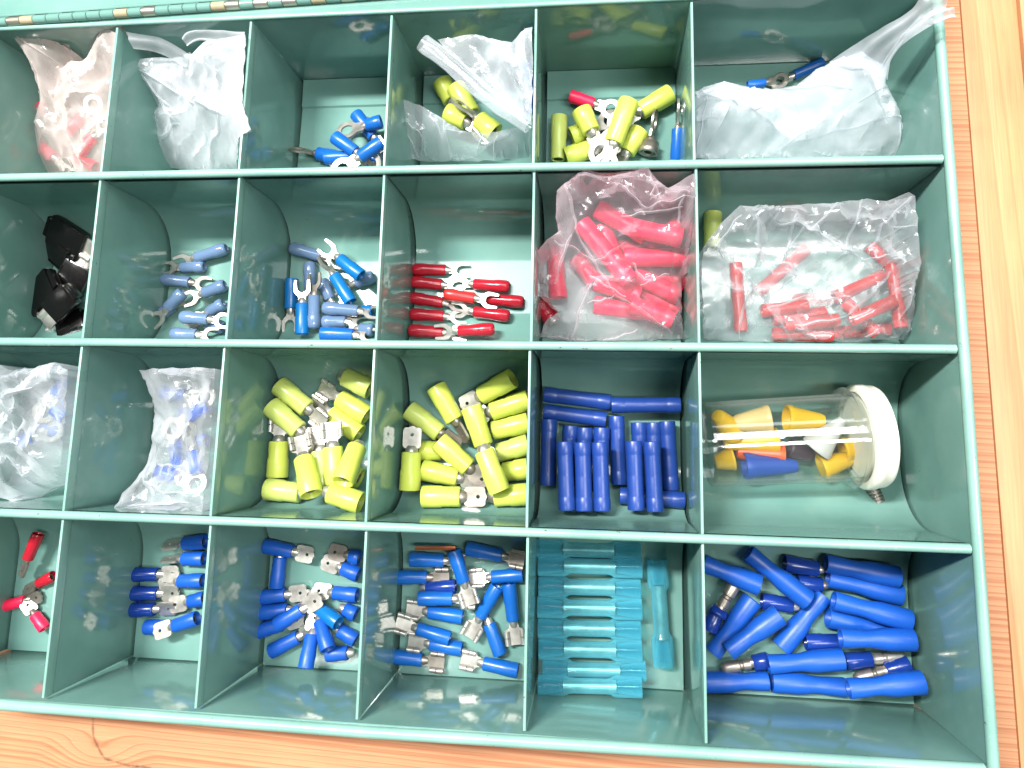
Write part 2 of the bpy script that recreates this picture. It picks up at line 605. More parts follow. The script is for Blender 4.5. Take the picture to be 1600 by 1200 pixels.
GREEN = (107, 146, 137)
M = {
    'paint': paint('green_enamel', GREEN, 0.09),
    'rim': paint('chipped_rim_painted_highlight', (130, 172, 160), 0.26, 0.69),  # enamel lightened to paint in the edge highlights, plus more chips
    'steel': metal('hinge_steel', (190, 185, 170), 0.35),
    'rust': plastic('rusty_paint', (150, 140, 112), 0.6, var=0.5, scale=500),
    'tin': metal('tinned_metal', (206, 202, 194), 0.32),
    'tin_dull': metal('dull_tin', (166, 158, 148), 0.36),
    'copper': metal('copper', (205, 120, 80), 0.3),
    'blue': plastic('blue_vinyl', (20, 92, 174), 0.3, sss=0.0, var=0.25),
    'blue2': plastic('bright_blue_vinyl', (20, 82, 176), 0.4, var=0.2, bump=0.25),
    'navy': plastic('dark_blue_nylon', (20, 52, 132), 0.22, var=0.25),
    'royal': plastic('royal_blue_vinyl', (28, 60, 132), 0.34, var=0.2),
    'slate': plastic('slate_blue_nylon', (94, 118, 148), 0.16, var=0.25),
    'teal': plastic('teal_blue_vinyl', (14, 104, 170), 0.3, var=0.2),
    'yellow': plastic('yellow_vinyl', (194, 206, 88), 0.32, var=0.22),
    'yellow2': plastic('pale_yellow_nylon', (186, 200, 104), 0.3, var=0.18),
    'red': plastic('red_nylon', (160, 26, 42), 0.2, var=0.3),
    'red2': plastic('pink_red_vinyl', (238, 36, 80), 0.38, var=0.2),
    'red3': plastic('brick_red_vinyl', (192, 46, 46), 0.3, var=0.2),
    'aqua': tinted('aqua_heat_shrink', (112, 206, 224), clear=0.88),
    'black': plastic('black_nylon', (14, 12, 12), 0.16, var=0.3),
    'cream': plastic('cream_polythene', (244, 240, 226), 0.38, var=0.05, sss=0.15),
    'card': plastic('beige_paper', (240, 205, 172), 0.7, var=0.1),
    'wn_yellow': plastic('wire_nut_yellow', (236, 182, 20), 0.34, var=0.12),
    'wn_tan': plastic('wire_nut_tan', (226, 190, 128), 0.36, var=0.1),
    'wn_orange': plastic('wire_nut_orange', (232, 92, 36), 0.36, var=0.1),
    'wn_blue': plastic('wire_nut_blue', (36, 74, 168), 0.36, var=0.1),
    'wn_gray': plastic('wire_nut_gray', (198, 194, 190), 0.36, var=0.1),
    'wn_dark': plastic('wire_nut_dark', (74, 58, 70), 0.36, var=0.1),
    'vial': clear_wall('clear_vial_plastic'),
    'film': film('clear_film', haze=0.14, edge=0.85, rough=0.16, gloss=0.2),
    'film_pink': film('pinkish_film', (252, 236, 244), haze=0.13, edge=0.88, rough=0.16, gloss=0.3),
    'film_white': film('frosted_film', (240, 246, 252), haze=0.56, edge=0.98, rough=0.1, gloss=0.6),
    'film_frost': film('crumpled_frosted_film', (242, 247, 252), haze=0.3, edge=0.95, rough=0.1, gloss=0.6),
    'film_mid': film('milky_film', (238, 244, 250), haze=0.22, edge=0.92, rough=0.16, gloss=0.4),
    'film_cream': film('cream_film', (252, 236, 230), haze=0.34, edge=0.92),
}
cr0 = [(on_plane(x, y, 0.0) * MM) for x, y in [(150, 1185), (145, 1122), (146, 1150), (152, 1166), (164, 1186), (200, 1196), (236, 1200)]]
M['board'] = wood('pine_board', (196, 144, 106), (174, 114, 80), 'x', 2.1, crack=[(q.x, q.y) for q in cr0])
M['board_end'] = wood('pine_end_board', (202, 146, 102), (190, 130, 86), 'y', 9.0, seed=0.31)

# ------------------------------------------------------------------ bench
bench = empty('workbench_top')
tag(bench, 'pale softwood workbench top under the green box', 'workbench', kind='structure')
for (x0, x1, y0, y1), key in (((-520, 109.0, -460, 420), 'board'), ((109.5, 129.6, -460, 420), 'board_end'), ((130.9, 330, -460, 420), 'board_end')):
    mb = MB(); mb.chamfer_box(x0, x1, y0, y1, -32, 0.0, 0.25)
    link('plank', mb.mesh('plank', M[key], sharp=40), bench)
mb = MB(); mb.box(-520, 330, -460, 420, -40, -33)
link('underframe', mb.mesh('underframe', M['board_end']), bench)

# ------------------------------------------------------------------ the box
X = [-257.0, -205.5, -154.2, -102.8, -52.1, 0.3, 75.4]
Y = [0.0, -57.6, -116.6, -173.7, -231.0]
box = empty('parts_box')
tag(box, 'green enamelled steel parts box with four rows of compartments and hinged lid', 'parts box')
mb = MB(); mb.chamfer_box(X[0] - 1, X[6] + 1, Y[4] - 1, Y[0] + 1, 0.2, 1.4, 0.3)
link('base', mb.mesh('base', M['paint']), box)


def wall_part(name, x0, x1, y0, y1, z0=1.4, z1=49.0):
    mb = MB(); mb.chamfer_box(x0, x1, y0, y1, z0, z1, 0.25)
    return link(name, mb.mesh(name, M['paint'], sharp=50), box)


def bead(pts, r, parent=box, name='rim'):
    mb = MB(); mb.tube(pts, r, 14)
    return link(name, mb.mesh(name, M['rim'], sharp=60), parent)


wb = wall_part('back_wall', X[0] - 1, X[6] + 1, 0.05, 1.05)
wf = wall_part('front_wall', X[0] - 1, X[6] + 1, Y[4] - 1.05, Y[4] - 0.05)
wr = wall_part('side_wall', X[6], X[6] + 1, Y[4], Y[0])
wl = wall_part('side_wall', X[0] - 1, X[0], Y[4], Y[0])
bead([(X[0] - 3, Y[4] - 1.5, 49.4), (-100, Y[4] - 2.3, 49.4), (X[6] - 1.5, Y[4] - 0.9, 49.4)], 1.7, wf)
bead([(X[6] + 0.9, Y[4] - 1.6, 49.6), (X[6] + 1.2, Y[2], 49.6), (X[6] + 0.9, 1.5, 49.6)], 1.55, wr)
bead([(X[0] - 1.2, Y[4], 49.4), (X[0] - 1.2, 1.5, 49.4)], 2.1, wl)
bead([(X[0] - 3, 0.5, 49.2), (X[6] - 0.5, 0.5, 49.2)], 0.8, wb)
# row dividers with rolled top edge
for r in (1, 2, 3):
    y = Y[r]
    d = wall_part('row_divider', X[0], X[6], y - 0.45, y + 0.45, 1.4, 48.6)
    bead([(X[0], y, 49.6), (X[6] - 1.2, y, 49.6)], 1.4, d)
# column dividers, a thin sheet with folded top hem
rnd = random.Random(4)
for r in range(4):
    for c in range(1, 6):
        y0, y1 = Y[r + 1] + 0.55, Y[r] - 0.55
        x = X[c] + rnd.uniform(-0.25, 0.25)
        if r == 0 and c == 5: x -= 0.4
        d = wall_part('column_divider', x - 0.3, x + 0.3, y0, y1, 2.0, 47.2)
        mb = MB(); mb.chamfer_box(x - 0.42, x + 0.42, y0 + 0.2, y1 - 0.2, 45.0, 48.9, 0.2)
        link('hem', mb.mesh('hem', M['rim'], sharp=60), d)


# compartment troughs
def scoop_profile(r):
    yb, yf = Y[r] - 0.9, Y[r + 1] + 0.9
    R_ = 20.0
    p = []
    if r == 0:
        p += [(yb + 0.8, FLOOR), (yb - 11.0, FLOOR - 0.05), (yb - 11.6, FLOOR - 0.9)]
    else:
        p += [(yb, 46.5), (yb, 36.0)]
        for k in range(13):
            a = math.pi / 2 * k / 12
            p.append((yb - R_ + R_ * math.cos(a), FLOOR + R_ - R_ * math.sin(a)))
    if r == 3:
        p += [(yf - 0.8, FLOOR)]
    else:
        for k in range(13):
            a = math.pi / 2 * (1 - k / 12)
            p.append((yf + R_ - R_ * math.cos(a), FLOOR + R_ - R_ * math.sin(a)))
        p += [(yf, 36.0), (yf, 46.5)]
    return p


for r in range(4):
    prof = scoop_profile(r)
    for c in range(6):
        xa = X[c] + (1.0 if c else 0.5)
        xb = X[c + 1] - (1.0 if c < 5 else 0.5)
        v, f = [], []
        n = len(prof)
        low = []
        for i, (y, z) in enumerate(prof):
            a = Vector(prof[max(i - 1, 0)]); b_ = Vector(prof[min(i + 1, n - 1)])
            d = (b_ - a).normalized()
            low.append((y + d.y * 0.35, z - abs(d.x) * 0.35))
        for x in (xa, xb):
            v += [(x, y, z) for y, z in prof] + [(x, y, z) for y, z in low]
        for i in range(n - 1):
            f.append((i, i + 1, 2 * n + i + 1, 2 * n + i))
            f.append((n + i, 3 * n + i, 3 * n + i + 1, n + i + 1))
            f.append((i, n + i, n + i + 1, i + 1))
            f.append((2 * n + i, 2 * n + i + 1, 3 * n + i + 1, 3 * n + i))
        link('trough', mesh_of('trough', v, f, True, M['paint'], 50), box)

# lid, folded open behind the hinge; both sit slightly askew to the box
SKEW = Matrix.Translation(Vector((X[0], 1.8, 0)) * MM) @ Matrix.Rotation(math.radians(1.55), 4, 'Z') @ Matrix.Translation(Vector((-X[0], -1.8, 0)) * MM)
mb = MB()
mb.extrude([(X[0] - 3, 0.9), (X[6] + 1, 0.9), (X[6] + 1, 10.2), (X[0] - 3, 1.6)], 48.6, 49.3)
link('hinge_leaf', mb.mesh('hinge_leaf', M['paint'], sharp=40), wb)
mb = MB()
mb.chamfer_box(X[0] - 3, X[6] + 3, 4.2, 230, 48.6, 49.6, 0.3)
lid = link('lid', mb.mesh('lid', M['paint'], sharp=50), box)
lid.matrix_local = SKEW
mb = MB(); mb.tube([(X[0] - 3, 5.0, 49.9), (X[6] + 3, 5.0, 49.9)], 0.8, 10)
link('lid_lip', mb.mesh('lid_lip', M['paint'], sharp=60), lid)
for (x0, x1, y0, y1) in ((X[0] - 3, X[6] + 3, 229.2, 230.2), (X[0] - 3.2, X[0] - 2.2, 60, 229), (X[6] + 2.2, X[6] + 3.2, 60, 229)):
    mb = MB(); mb.chamfer_box(x0, x1, y0, y1, 0.3, 48.5, 0.2)
    link('lid_side', mb.mesh('lid_side', M['paint'], sharp=50), lid)
hg = MB(); hg.tube([(X[0] - 2, 2.2, 50.4), (X[6] + 2, 2.2, 50.4)], 0.7, 8)
hinge = link('hinge', hg.mesh('hinge', M['rust']), box)
hinge.matrix_local = SKEW
kn = MB(); kn.lathe([(-2.55, 0.0), (-2.55, 1.45), (-2.4, 1.6), (2.4, 1.6), (2.55, 1.45), (2.55, 0.0)], 14)
kmesh = {k: kn.mesh('knuckle', M[k], sharp=40) for k in ('paint', 'steel', 'rust')}
x = X[0] + 1
i = 0
rnd = random.Random(9)
while x < X[5]:
    key = 'paint' if i % 2 else ('steel' if x > -160 else rnd.choice(['paint', 'paint', 'steel']))
    if i % 7 == 3 and x < -120: key = 'rust'
    o = link('knuckle', kmesh[key], hinge)
    o.location = Vector((x, 2.2, 50.4)) * MM
    if i % 2 == 0:
        mb = MB(); mb.box(x - 2.5, x + 2.5, 3.75, 4.15, 49.4, 50.7)
        link('slot', mb.mesh('slot', M['black']), hinge)
    x += 5.3
    i += 1

# ------------------------------------------------------------------ small part shapes (mm, along +x from wire end to tongue)
CACHE = {}


def sleeve_mesh(style, L, r, mk):
    key = ('sleeve', style, L, r, mk)
    if key in CACHE: return CACHE[key]
    h = L / 2
    mb = MB()
    if style == 'vinyl':       # open wire end, stepped waist, thick wall
        mb.lathe([(-h + L * 0.42, 0.0), (-h + L * 0.42, r * 0.55), (-h + 0.6, r * 0.78), (-h, r * 0.86), (-h + 0.05, r * 0.98), (-h + 0.4, r * 1.02), (-0.02 * L, r), (0.05 * L, r * 0.93),
                  (h - 0.5, r * 0.93), (h - 0.05, r * 0.84), (h, r * 0.7), (h - 0.3, r * 0.55)], 22)
    elif style == 'nylon':     # bulbous rounded end
        mb.lathe([(-h + L * 0.35, 0.0), (-h + L * 0.3, r * 0.5), (-h + 0.5, r * 0.62), (-h, r * 0.7), (-h + 0.3, r * 0.9), (-h + 1.1, r * 1.02), (-h + L * 0.28, r * 1.06), (-h + L * 0.40, r),
                  (-h + L * 0.44, r * 0.93), (h - 0.4, r * 0.93), (h, r * 0.8), (h - 0.2, r * 0.5)], 22)
    elif style == 'butt':      # both ends open, raised collars
        a = [(-h + L * 0.3, 0.0), (-h + L * 0.3, r * 0.5), (-h + 1.2, r * 0.66), (-h, r * 0.84), (-h + 0.1, r * 0.97), (-h + 0.4, r), (-h + L * 0.17, r * 1.01), (-h + L * 0.19, r * 0.955), (-h + L * 0.21, r * 0.96),
             (-L * 0.02, r * 0.95), (0, r * 0.935)]
        mb.lathe(a + [(-x, q) for x, q in a[-2::-1]], 24)
    elif style == 'shrink':    # heat shrink: wide flared ends, narrow middle
        a = [(-h + L * 0.24, 0.0), (-h + L * 0.24, r * 0.55), (-h + 0.4, r * 0.9), (-h, r * 0.95), (-h + 0.1, r * 1.0), (-h + L * 0.24, r * 1.0), (-h + L * 0.265, r * 0.97), (-h + L * 0.30, r * 0.76),
             (-h + L * 0.34, r * 0.72), (0, r * 0.73)]
        mb.lathe(a + [(-x, q) for x, q in a[-2::-1]], 24)
    elif style == 'bullet':    # flared receptacle: broad end, waist, slimmer end
        mb.lathe([(-h + L * 0.3, 0.0), (-h + L * 0.3, r * 0.6), (-h + 0.3, r * 0.84), (-h, r * 0.92), (-h + 0.1, r * 1.0), (-h + 0.5, r * 1.02), (-h + L * 0.36, r * 1.0), (-h + L * 0.46, r * 0.93), (-h + L * 0.56, r * 0.80),
                  (-h + L * 0.66, r * 0.77), (-h + L * 0.80, r * 0.83), (h - 0.5, r * 0.88), (h, r * 0.85), (h - 0.1, r * 0.66), (h - 1.5, r * 0.55), (h - 1.5, 0)], 24)
    me = mb.mesh('sleeve', M[mk], sharp=48)
    CACHE[key] = me
    return me


def tongue_mesh(style, s, mk):
    """tongue starts at x = 0; s is a size factor in mm"""
    key = ('tongue', style, s, mk)
    if key in CACHE: return CACHE[key]
    mb = MB()
    t = 0.4
    if style == 'ring':
        Ro, Ri, cx = s, s * 0.55, s * 1.6
        w = s * 0.55

        def outer(a):
            c, q = math.cos(a), math.sin(a)
            n = 0.0
            if c < 0: n = min(cx / max(-c, 1e-6), w / max(abs(q), 1e-6))
            return max(Ro, n)
        mb.radial(cx, outer, lambda a: Ri, 36, -t, t)
    elif style == 'fork':
        w, L = s, s * 2.6
        o = [(0, -w * 0.42), (L * 0.2, -w * 0.44), (L * 0.34, -w * 0.8), (L * 0.46, -w * 0.98), (L * 0.62, -w), (L * 0.96, -w * 0.92), (L, -w * 0.84), (L * 0.98, -w * 0.62), (L * 0.66, -w * 0.6), (L * 0.52, -w * 0.52), (L * 0.43, -w * 0.3), (L * 0.4, 0)]
        o = o + [(x, -y) for x, y in o[-2::-1]]
        mb.extrude(o, -t, t)
    elif style == 'tab':
        w, L = s, s * 2.5
        cx = L * 0.62

        def outer(a):
            c, q = math.cos(a), math.sin(a)
            r1 = (L - cx) / c if c > 1e-6 else (cx / -c if c < -1e-6 else 99)
            r2 = w / abs(q) if abs(q) > 1e-6 else 99
            r = min(r1, r2)
            x, y = cx + r * c, r * q
            if x > L * 0.8:
                k = (x - L * 0.8) / (L * 0.2)
                r *= 1 - 0.2 * k * min(1, abs(y) / (w * 0.5))
            if x < L * 0.2: r *= 0.93
            return r
        mb.radial(cx, outer, lambda a: s * 0.2, 40, -t, t)
    elif style == 'female':
        w, L = s, s * 2.3
        mb.extrude([(0, -w * 0.5), (L * 0.2, -w * 0.6), (L * 0.3, -w), (L, -w), (L, w), (L * 0.3, w), (L * 0.2, w * 0.6), (0, w * 0.5)], -t, t)
        for sgn in (-1, 1):
            pts = []
            for k in range(10):
                a = math.pi * (-0.5 + 1.55 * k / 9)
                pts.append((sgn * (w - 0.1 + 0.85 * math.cos(a) - 0.2), 0.95 + 0.85 * math.sin(a)))
            v, f = [], []
            for x in (L * 0.32, L * 0.62, L * 0.66, L * 0.99):
                for (y, z) in pts: v.append((x, y, z))
                for (y, z) in reversed(pts): v.append((x, y * 0.93, 0.95 + (z - 0.95) * 0.72))
            n = 2 * len(pts)
            for i in (0, 2):
                for k in range(n):
                    k2 = (k + 1) % n
                    f.append((i * n + k, i * n + k2, (i + 1) * n + k2, (i + 1) * n + k))
                f.append(tuple(i * n + k for k in range(n))[::-1])
                f.append(tuple((i + 1) * n + k for k in range(n)))
            mb.add(v, f)
    elif style == 'pin':
        mb.lathe([(0, 0), (0, s * 0.9), (s * 1.2, s * 0.9), (s * 1.35, s * 0.7), (s * 1.7, s * 0.7), (s * 1.9, s), (s * 4.2, s), (s * 4.8, s * 0.7), (s * 5.0, s * 0.3), (s * 5.0, 0)], 16)
    me = mb.mesh('tongue', M[mk], sharp=40)
    CACHE[key] = me
    return me


def barrel_mesh(r, L, mk):
    key = ('barrel', r, L, mk)
    if key in CACHE: return CACHE[key]
    mb = MB()
    mb.lathe([(0, 0), (0, r), (L * 0.5, r * 1.02), (L * 0.8, r * 0.9), (L, r * 0.7), (L, 0)], 14, rmod=lambda x, a: 1 - 0.35 * (x / L) * abs(math.sin(a)))
    me = mb.mesh('barrel', M[mk], sharp=50)
    CACHE[key] = me
    return me


#       name              category            style     L    r    colour    tongue   size  metal
KIND = {
    'yq': ('spade_connector', 'spade connector', 'vinyl', 14.0, 3.9, 'yellow', 'female', 3.5, 'tin'),
    'yt': ('tab_connector', 'tab connector', 'vinyl', 14.0, 3.8, 'yellow', 'tab', 3.4, 'tin_dull'),
    'yr': ('ring_terminal', 'ring terminal', 'vinyl', 13.0, 3.9, 'yellow', 'ring', 5.0, 'tin'),
    'yn': ('ring_terminal', 'ring terminal', 'vinyl', 15.0, 3.2, 'yellow2', None, 0, 'tin'),
    'bq': ('spade_connector', 'spade connector', 'vinyl', 11.5, 2.55, 'blue', 'female', 3.1, 'tin'),
    'bt': ('tab_connector', 'tab connector', 'vinyl', 11.5, 2.7, 'blue2', 'tab', 3.0, 'tin'),
    'br': ('ring_terminal', 'ring terminal', 'vinyl', 10.5, 2.75, 'blue', 'ring', 4.4, 'tin'),
    'bf': ('fork_terminal', 'fork terminal', 'vinyl', 11.5, 2.6, 'teal', 'fork', 3.2, 'tin'),
    'sf': ('fork_terminal', 'fork terminal', 'nylon', 11.5, 2.5, 'slate', 'fork', 3.1, 'tin'),
    'rf': ('fork_terminal', 'fork terminal', 'nylon', 12.0, 2.35, 'red', 'fork', 3.1, 'tin'),
    'rr': ('ring_terminal', 'ring terminal', 'vinyl', 9.0, 2.5, 'red2', 'ring', 3.8, 'tin'),
    'rt': ('tab_connector', 'tab connector', 'vinyl', 10.0, 2.2, 'red', 'tab', 2.4, 'tin_dull'),
    'bb': ('butt_connector', 'butt connector', 'butt', 26.0, 2.9, 'royal', None, 0, 'tin'),
    'rb': ('butt_connector', 'butt connector', 'butt', 24.0, 3.55, 'red2', None, 0, 'tin'),
    'rc': ('butt_connector', 'butt connector', 'butt', 24.0, 2.4, 'red3', None, 0, 'tin'),
    'hs': ('butt_connector', 'butt connector', 'shrink', 37.0, 3.7, 'aqua', None, 0, 'tin'),
    'bu': ('bullet_connector', 'bullet connector', 'bullet', 26.5, 3.5, 'blue2', None, 0, 'tin'),
    'bm': ('bullet_connector', 'bullet connector', 'vinyl', 12.0, 2.8, 'navy', 'pin', 2.0, 'tin'),
    'bn': ('bullet_connector', 'bullet connector', 'vinyl', 12.0, 2.8, 'navy', None, 0, 'tin'),
}
CAPS = {}         # bin -> [(p0, p1, r)] already lying there
ALL = {}          # bin -> capsules of sleeves, for film to lie on
rr_ = random.Random(11)


def seg_clear(a0, a1, ra, caps, tol):
    for (b0, b1, rb) in caps:
        need = (ra + rb) * tol
        u, v, w = a1 - a0, b1 - b0, a0 - b0
        a, b, c, d, e = u.dot(u), u.dot(v), v.dot(v), u.dot(w), v.dot(w)
        D = a * c - b * b
        s = 0.5 if D < 1e-6 else min(1, max(0, (b * e - c * d) / D))
        t = min(1, max(0, (b * s + e) / c))
        s = min(1, max(0, (b * t - d) / a))
        if (a0 + u * s - b0 - v * t).length < need: return False
    return True


def sunk(p, r):
    """how far (mm) a round part centred at p must rise to clear the trough's curved ends"""
    row = 0
    for k in range(4):
        if Y[k + 1] <= p.y <= Y[k]: row = k
    R_ = 20.0
    up = max(0.0, FLOOR + r - p.z)
    for curved, yc, sgn in ((row > 0, Y[row] - 0.9 - R_, 1), (row < 3, Y[row + 1] + 0.9 + R_, -1)):
        dy = (p.y - yc) * sgn
        if curved and dy > 0:
            q = max(0.5, R_ - r - 0.3)
            zmin = FLOOR + R_ - math.sqrt(max(0.0, q * q - min(dy, q) ** 2))
            up = max(up, zmin - p.z)
    if p.z < 46 and (p.y - r < Y[4] + 0.3 or p.x + r > X[6] - 0.3): up = max(up, 0.3)
    return up


def put(bin_, kind, x0, y0, x1, y1, label, group, roll=None, tilt=0.0, h=None, mat=None, mk=None, rs=1.0, lift=0.0, tol=0.8, tongue=True, lmax=None):
    """lay one connector: (x0, y0) wire end and (x1, y1) tongue end of its sleeve in the photograph"""
    name, cat, style, L0, r, cm, ts, tsize, tm = KIND[kind]
    r *= rs
    r = round(r, 2)
    tsize = round(tsize * rs, 2)
    cm = mat or cm
    tm = mk or tm
    caps = CAPS.setdefault(bin_, [])
    tl = {'ring': 2.6, 'fork': 2.6, 'tab': 2.5, 'female': 2.3, 'pin': 5.0}.get(ts, 0) * tsize
    hh = r if h is None else h
    for _ in range(90):
        a, b = P(x0, y0, hh), P(x1, y1, hh)
        if tilt: a.z += tilt / 2; b.z -= tilt / 2
        d = (b - a).normalized()
        if h is not None: break
        if max(sunk(a, r), sunk(b, r)) > 0.05:
            hh += 0.3
            continue
        ok = seg_clear(a + d * r * 0.7, b - d * r * 0.7, r, caps, tol)
        if ok and ts and tongue: ok = seg_clear(b + d * 1.5, b + d * tl, 0.7, caps, 0.75)
        if ok: break
        hh += 0.4
        if hh > 30: break
    hh += lift
    if lift:
        a, b = P(x0, y0, hh), P(x1, y1, hh)
        if tilt: a.z += tilt / 2; b.z -= tilt / 2
    d = (b - a)
    L = d.length
    d.normalize()
    caps.append((a + d * r * 0.7, b - d * r * 0.7, r))
    ALL.setdefault(bin_, []).append((a.copy(), b.copy(), r))
    if ts and tongue:
        caps.append((b + d * 1.5, b + d * tl, 0.8))
        ALL[bin_].append((b.copy(), b + d * tl, 1.0))
    z = Vector((0, 0, 1))
    y = z.cross(d).normalized()
    z = d.cross(y)
    rot = Matrix((d, y, z)).transposed().to_4x4()
    if roll is None: roll = rr_.uniform(-25, 25) if ts in ('ring', 'fork', 'tab', 'female') else rr_.uniform(0, 360)
    root = empty(name)
    root.matrix_world = Matrix.Translation(((a + b) / 2) * MM) @ rot @ Matrix.Rotation(math.radians(roll), 4, 'X')
    tag(root, label, cat, group)
    s = link('sleeve', sleeve_mesh(style, L0, r, cm), root)
    s.scale = (L / L0, 1, 1)
    if style in ('vinyl', 'nylon') and kind != 'yn':
        key = ('liner', L0, r, 'tin_dull')
        if key not in CACHE:
            mb = MB()
            mb.lathe([(-L0 * 0.5 + 1.6, r * 0.42), (-L0 * 0.5 + 1.6, r * 0.56), (-L0 * 0.1, r * 0.54), (-L0 * 0.1, r * 0.42)], 16, closed=True)
            CACHE[key] = mb.mesh('liner', M['tin_dull'], sharp=40)
        q = link('liner', CACHE[key], root)
        q.scale = (L / L0, 1, 1)
        q = link('barrel', barrel_mesh(round(r * 0.62, 2), 3.2, tm), root)
        q.location = (L / 2 * MM - 1.0 * MM, 0, 0)
        if ts and tongue:
            q = link('tongue', tongue_mesh(ts, tsize, tm), root)
            q.location = ((L / 2 + 0.9) * MM, 0, -0.1 * MM)
    elif style in ('butt', 'shrink', 'bullet'):
        key = ('tube', style, r, tm)
        if key not in CACHE:
            mb = MB()
            ri = r * (0.6 if style != 'shrink' else 0.62)
            hl = L0 * (0.24 if style != 'bullet' else 0.17)
            mb.lathe([(-hl, ri * 0.8), (-hl, ri), (hl, ri), (hl, ri * 0.8)], 16, closed=True)
            CACHE[key] = mb.mesh('metal_tube', M[tm], sharp=40)
        q = link('metal_tube', CACHE[key], root)
    return root


# ------------------------------------------------------------------ contents of the compartments
# ---- back row
G = 'blue ring terminals heaped in the back row'
B = 'r1c2'
put(B, 'br', 524, 246, 496, 240, 'blue ring terminal with a large dull ring standing up at its end', G, roll=62, mk='tin_dull', rs=1.08, h=3.4)
put(B, 'br', 508, 247, 555, 245, 'blue ring terminal lying level along the trough front, foremost of the ring pile', G)
put(B, 'br', 594, 248, 562, 252, 'blue ring terminal tucked at the pile front against the divider', G)
put(B, 'br', 523, 214, 556, 238, 'blue ring terminal slanting down in the middle of the ring pile', G)
put(B, 'br', 597, 222, 562, 246, 'blue ring terminal slanting up towards the divider, ring end at the pile centre', G)
put(B, 'br', 556, 178, 584, 214, 'blue ring terminal on top of the pile, farthest back, its bright ring below', G, roll=10, lift=1)
put(B, 'br', 596, 190, 572, 196, 'blue ring terminal half hidden by the divider, highest beside it', G, roll=20)

G = 'yellow ring terminals in the half open bag'
B = 'r1c3'
put(B, 'yr', 690, 128, 706, 158, 'yellow ring terminal standing farthest back at the mouth of the clear bag', G, roll=40)
put(B, 'yr', 712, 136, 738, 178, 'yellow ring terminal whose ring shows at the bag mouth, beside the rolled film', G, roll=-30)
put(B, 'yr', 698, 176, 728, 190, 'yellow ring terminal lying low inside the bag mouth', G, roll=15)
put(B, 'yr', 774, 208, 748, 186, 'yellow ring terminal deepest in the clear bag, ring pointing to its mouth', G, roll=60)
put(B, 'br', 826, 160, 824, 112, 'blue terminal leaning upright in the folds of the clear bag against the divider', 'blue terminals leaning on dividers', roll=80, h=14, tilt=-16, rs=0.9)

G = 'yellow ring terminals heaped in the back row'
B = 'r1c4'
put(B, 'yn', 874, 182, 872, 250, 'pale yellow nylon sleeve standing beside the divider in the yellow ring pile', G)
put(B, 'yr', 884, 246, 922, 233, 'yellow ring terminal lowest at the front of the yellow ring pile', G, roll=10)
put(B, 'yr', 893, 214, 921, 202, 'yellow ring terminal near the pale sleeve, partly under others', G, roll=-15)
put(B, 'yr', 908, 172, 924, 206, 'yellow ring terminal under the red one, its end to the back', G, roll=25)
put(B, 'yr', 1000, 204, 978, 238, 'yellow ring terminal slanting down in front of the topmost one', G, roll=40)
put(B, 'yr', 1012, 240, 1016, 222, 'stubby ring terminal with a big dull ring standing upright at the front', G, mk='tin_dull', roll=78, rs=0.95, mat='tin_dull')
put(B, 'yr', 1048, 146, 1000, 174, 'yellow ring terminal pointing up to the back corner of its bin', G, roll=0)
put(B, 'rr', 891, 150, 928, 162, 'small red ring terminal lying on top of the yellow ring pile', G, roll=8, lift=1.5)
put(B, 'yr', 983, 158, 958, 224, 'yellow ring terminal lying topmost and steep across the yellow ring pile', G, roll=15, lift=2)
put(B, 'br', 1058, 246, 1058, 204, 'blue terminal leaning upright beside the yellow ring pile against the divider', 'blue terminals leaning on dividers', roll=85, h=10, tilt=-4, rs=0.85)

B = 'r1c5'
put(B, 'br', 1286, 98, 1240, 118, 'blue terminal lying behind the large frosted bag, bright sleeve end showing', 'terminals behind the frosted bag', rs=0.75, roll=20)
put(B, 'br', 1168, 134, 1196, 129, 'terminal with a dull crimped end peeping over the frosted bag edge', 'terminals behind the frosted bag', rs=0.65, roll=50, mk='tin_dull')

# ---- second row
G = 'slate blue fork terminals in the second row'
B = 'r2c1'
put(B, 'sf', 268, 522, 308, 523, 'slate blue fork terminal lying foremost in the slate pile', G)
put(B, 'sf', 350, 512, 322, 505, 'slate blue fork terminal in the front corner against the divider', G)
put(B, 'sf', 283, 495, 326, 499, 'slate blue fork terminal just behind the foremost one', G)
put(B, 'sf', 252, 490, 272, 478, 'slate blue fork terminal with a dull fork at the outer front edge', G, mk='tin_dull', roll=40)
put(B, 'sf', 350, 474, 326, 488, 'slate blue fork terminal by the divider pointing towards the front', G)
put(B, 'sf', 286, 456, 261, 482, 'slate blue fork terminal slanting down across the near side of the slate pile', G, roll=5)
put(B, 'sf', 320, 416, 284, 418, 'slate blue fork terminal second from the back of the slate pile', G)
put(B, 'sf', 354, 388, 306, 403, 'slate blue fork terminal farthest back, tip of its fork touching the wall side', G)
put(B, 'sf', 253, 436, 297, 441, 'slate blue fork terminal lying level with its rounded end outermost', G, mk='tin_dull')
put(B, 'sf', 352, 445, 318, 458, 'slate blue fork terminal on top, its bright fork curving over the pile', G, roll=0, lift=1)

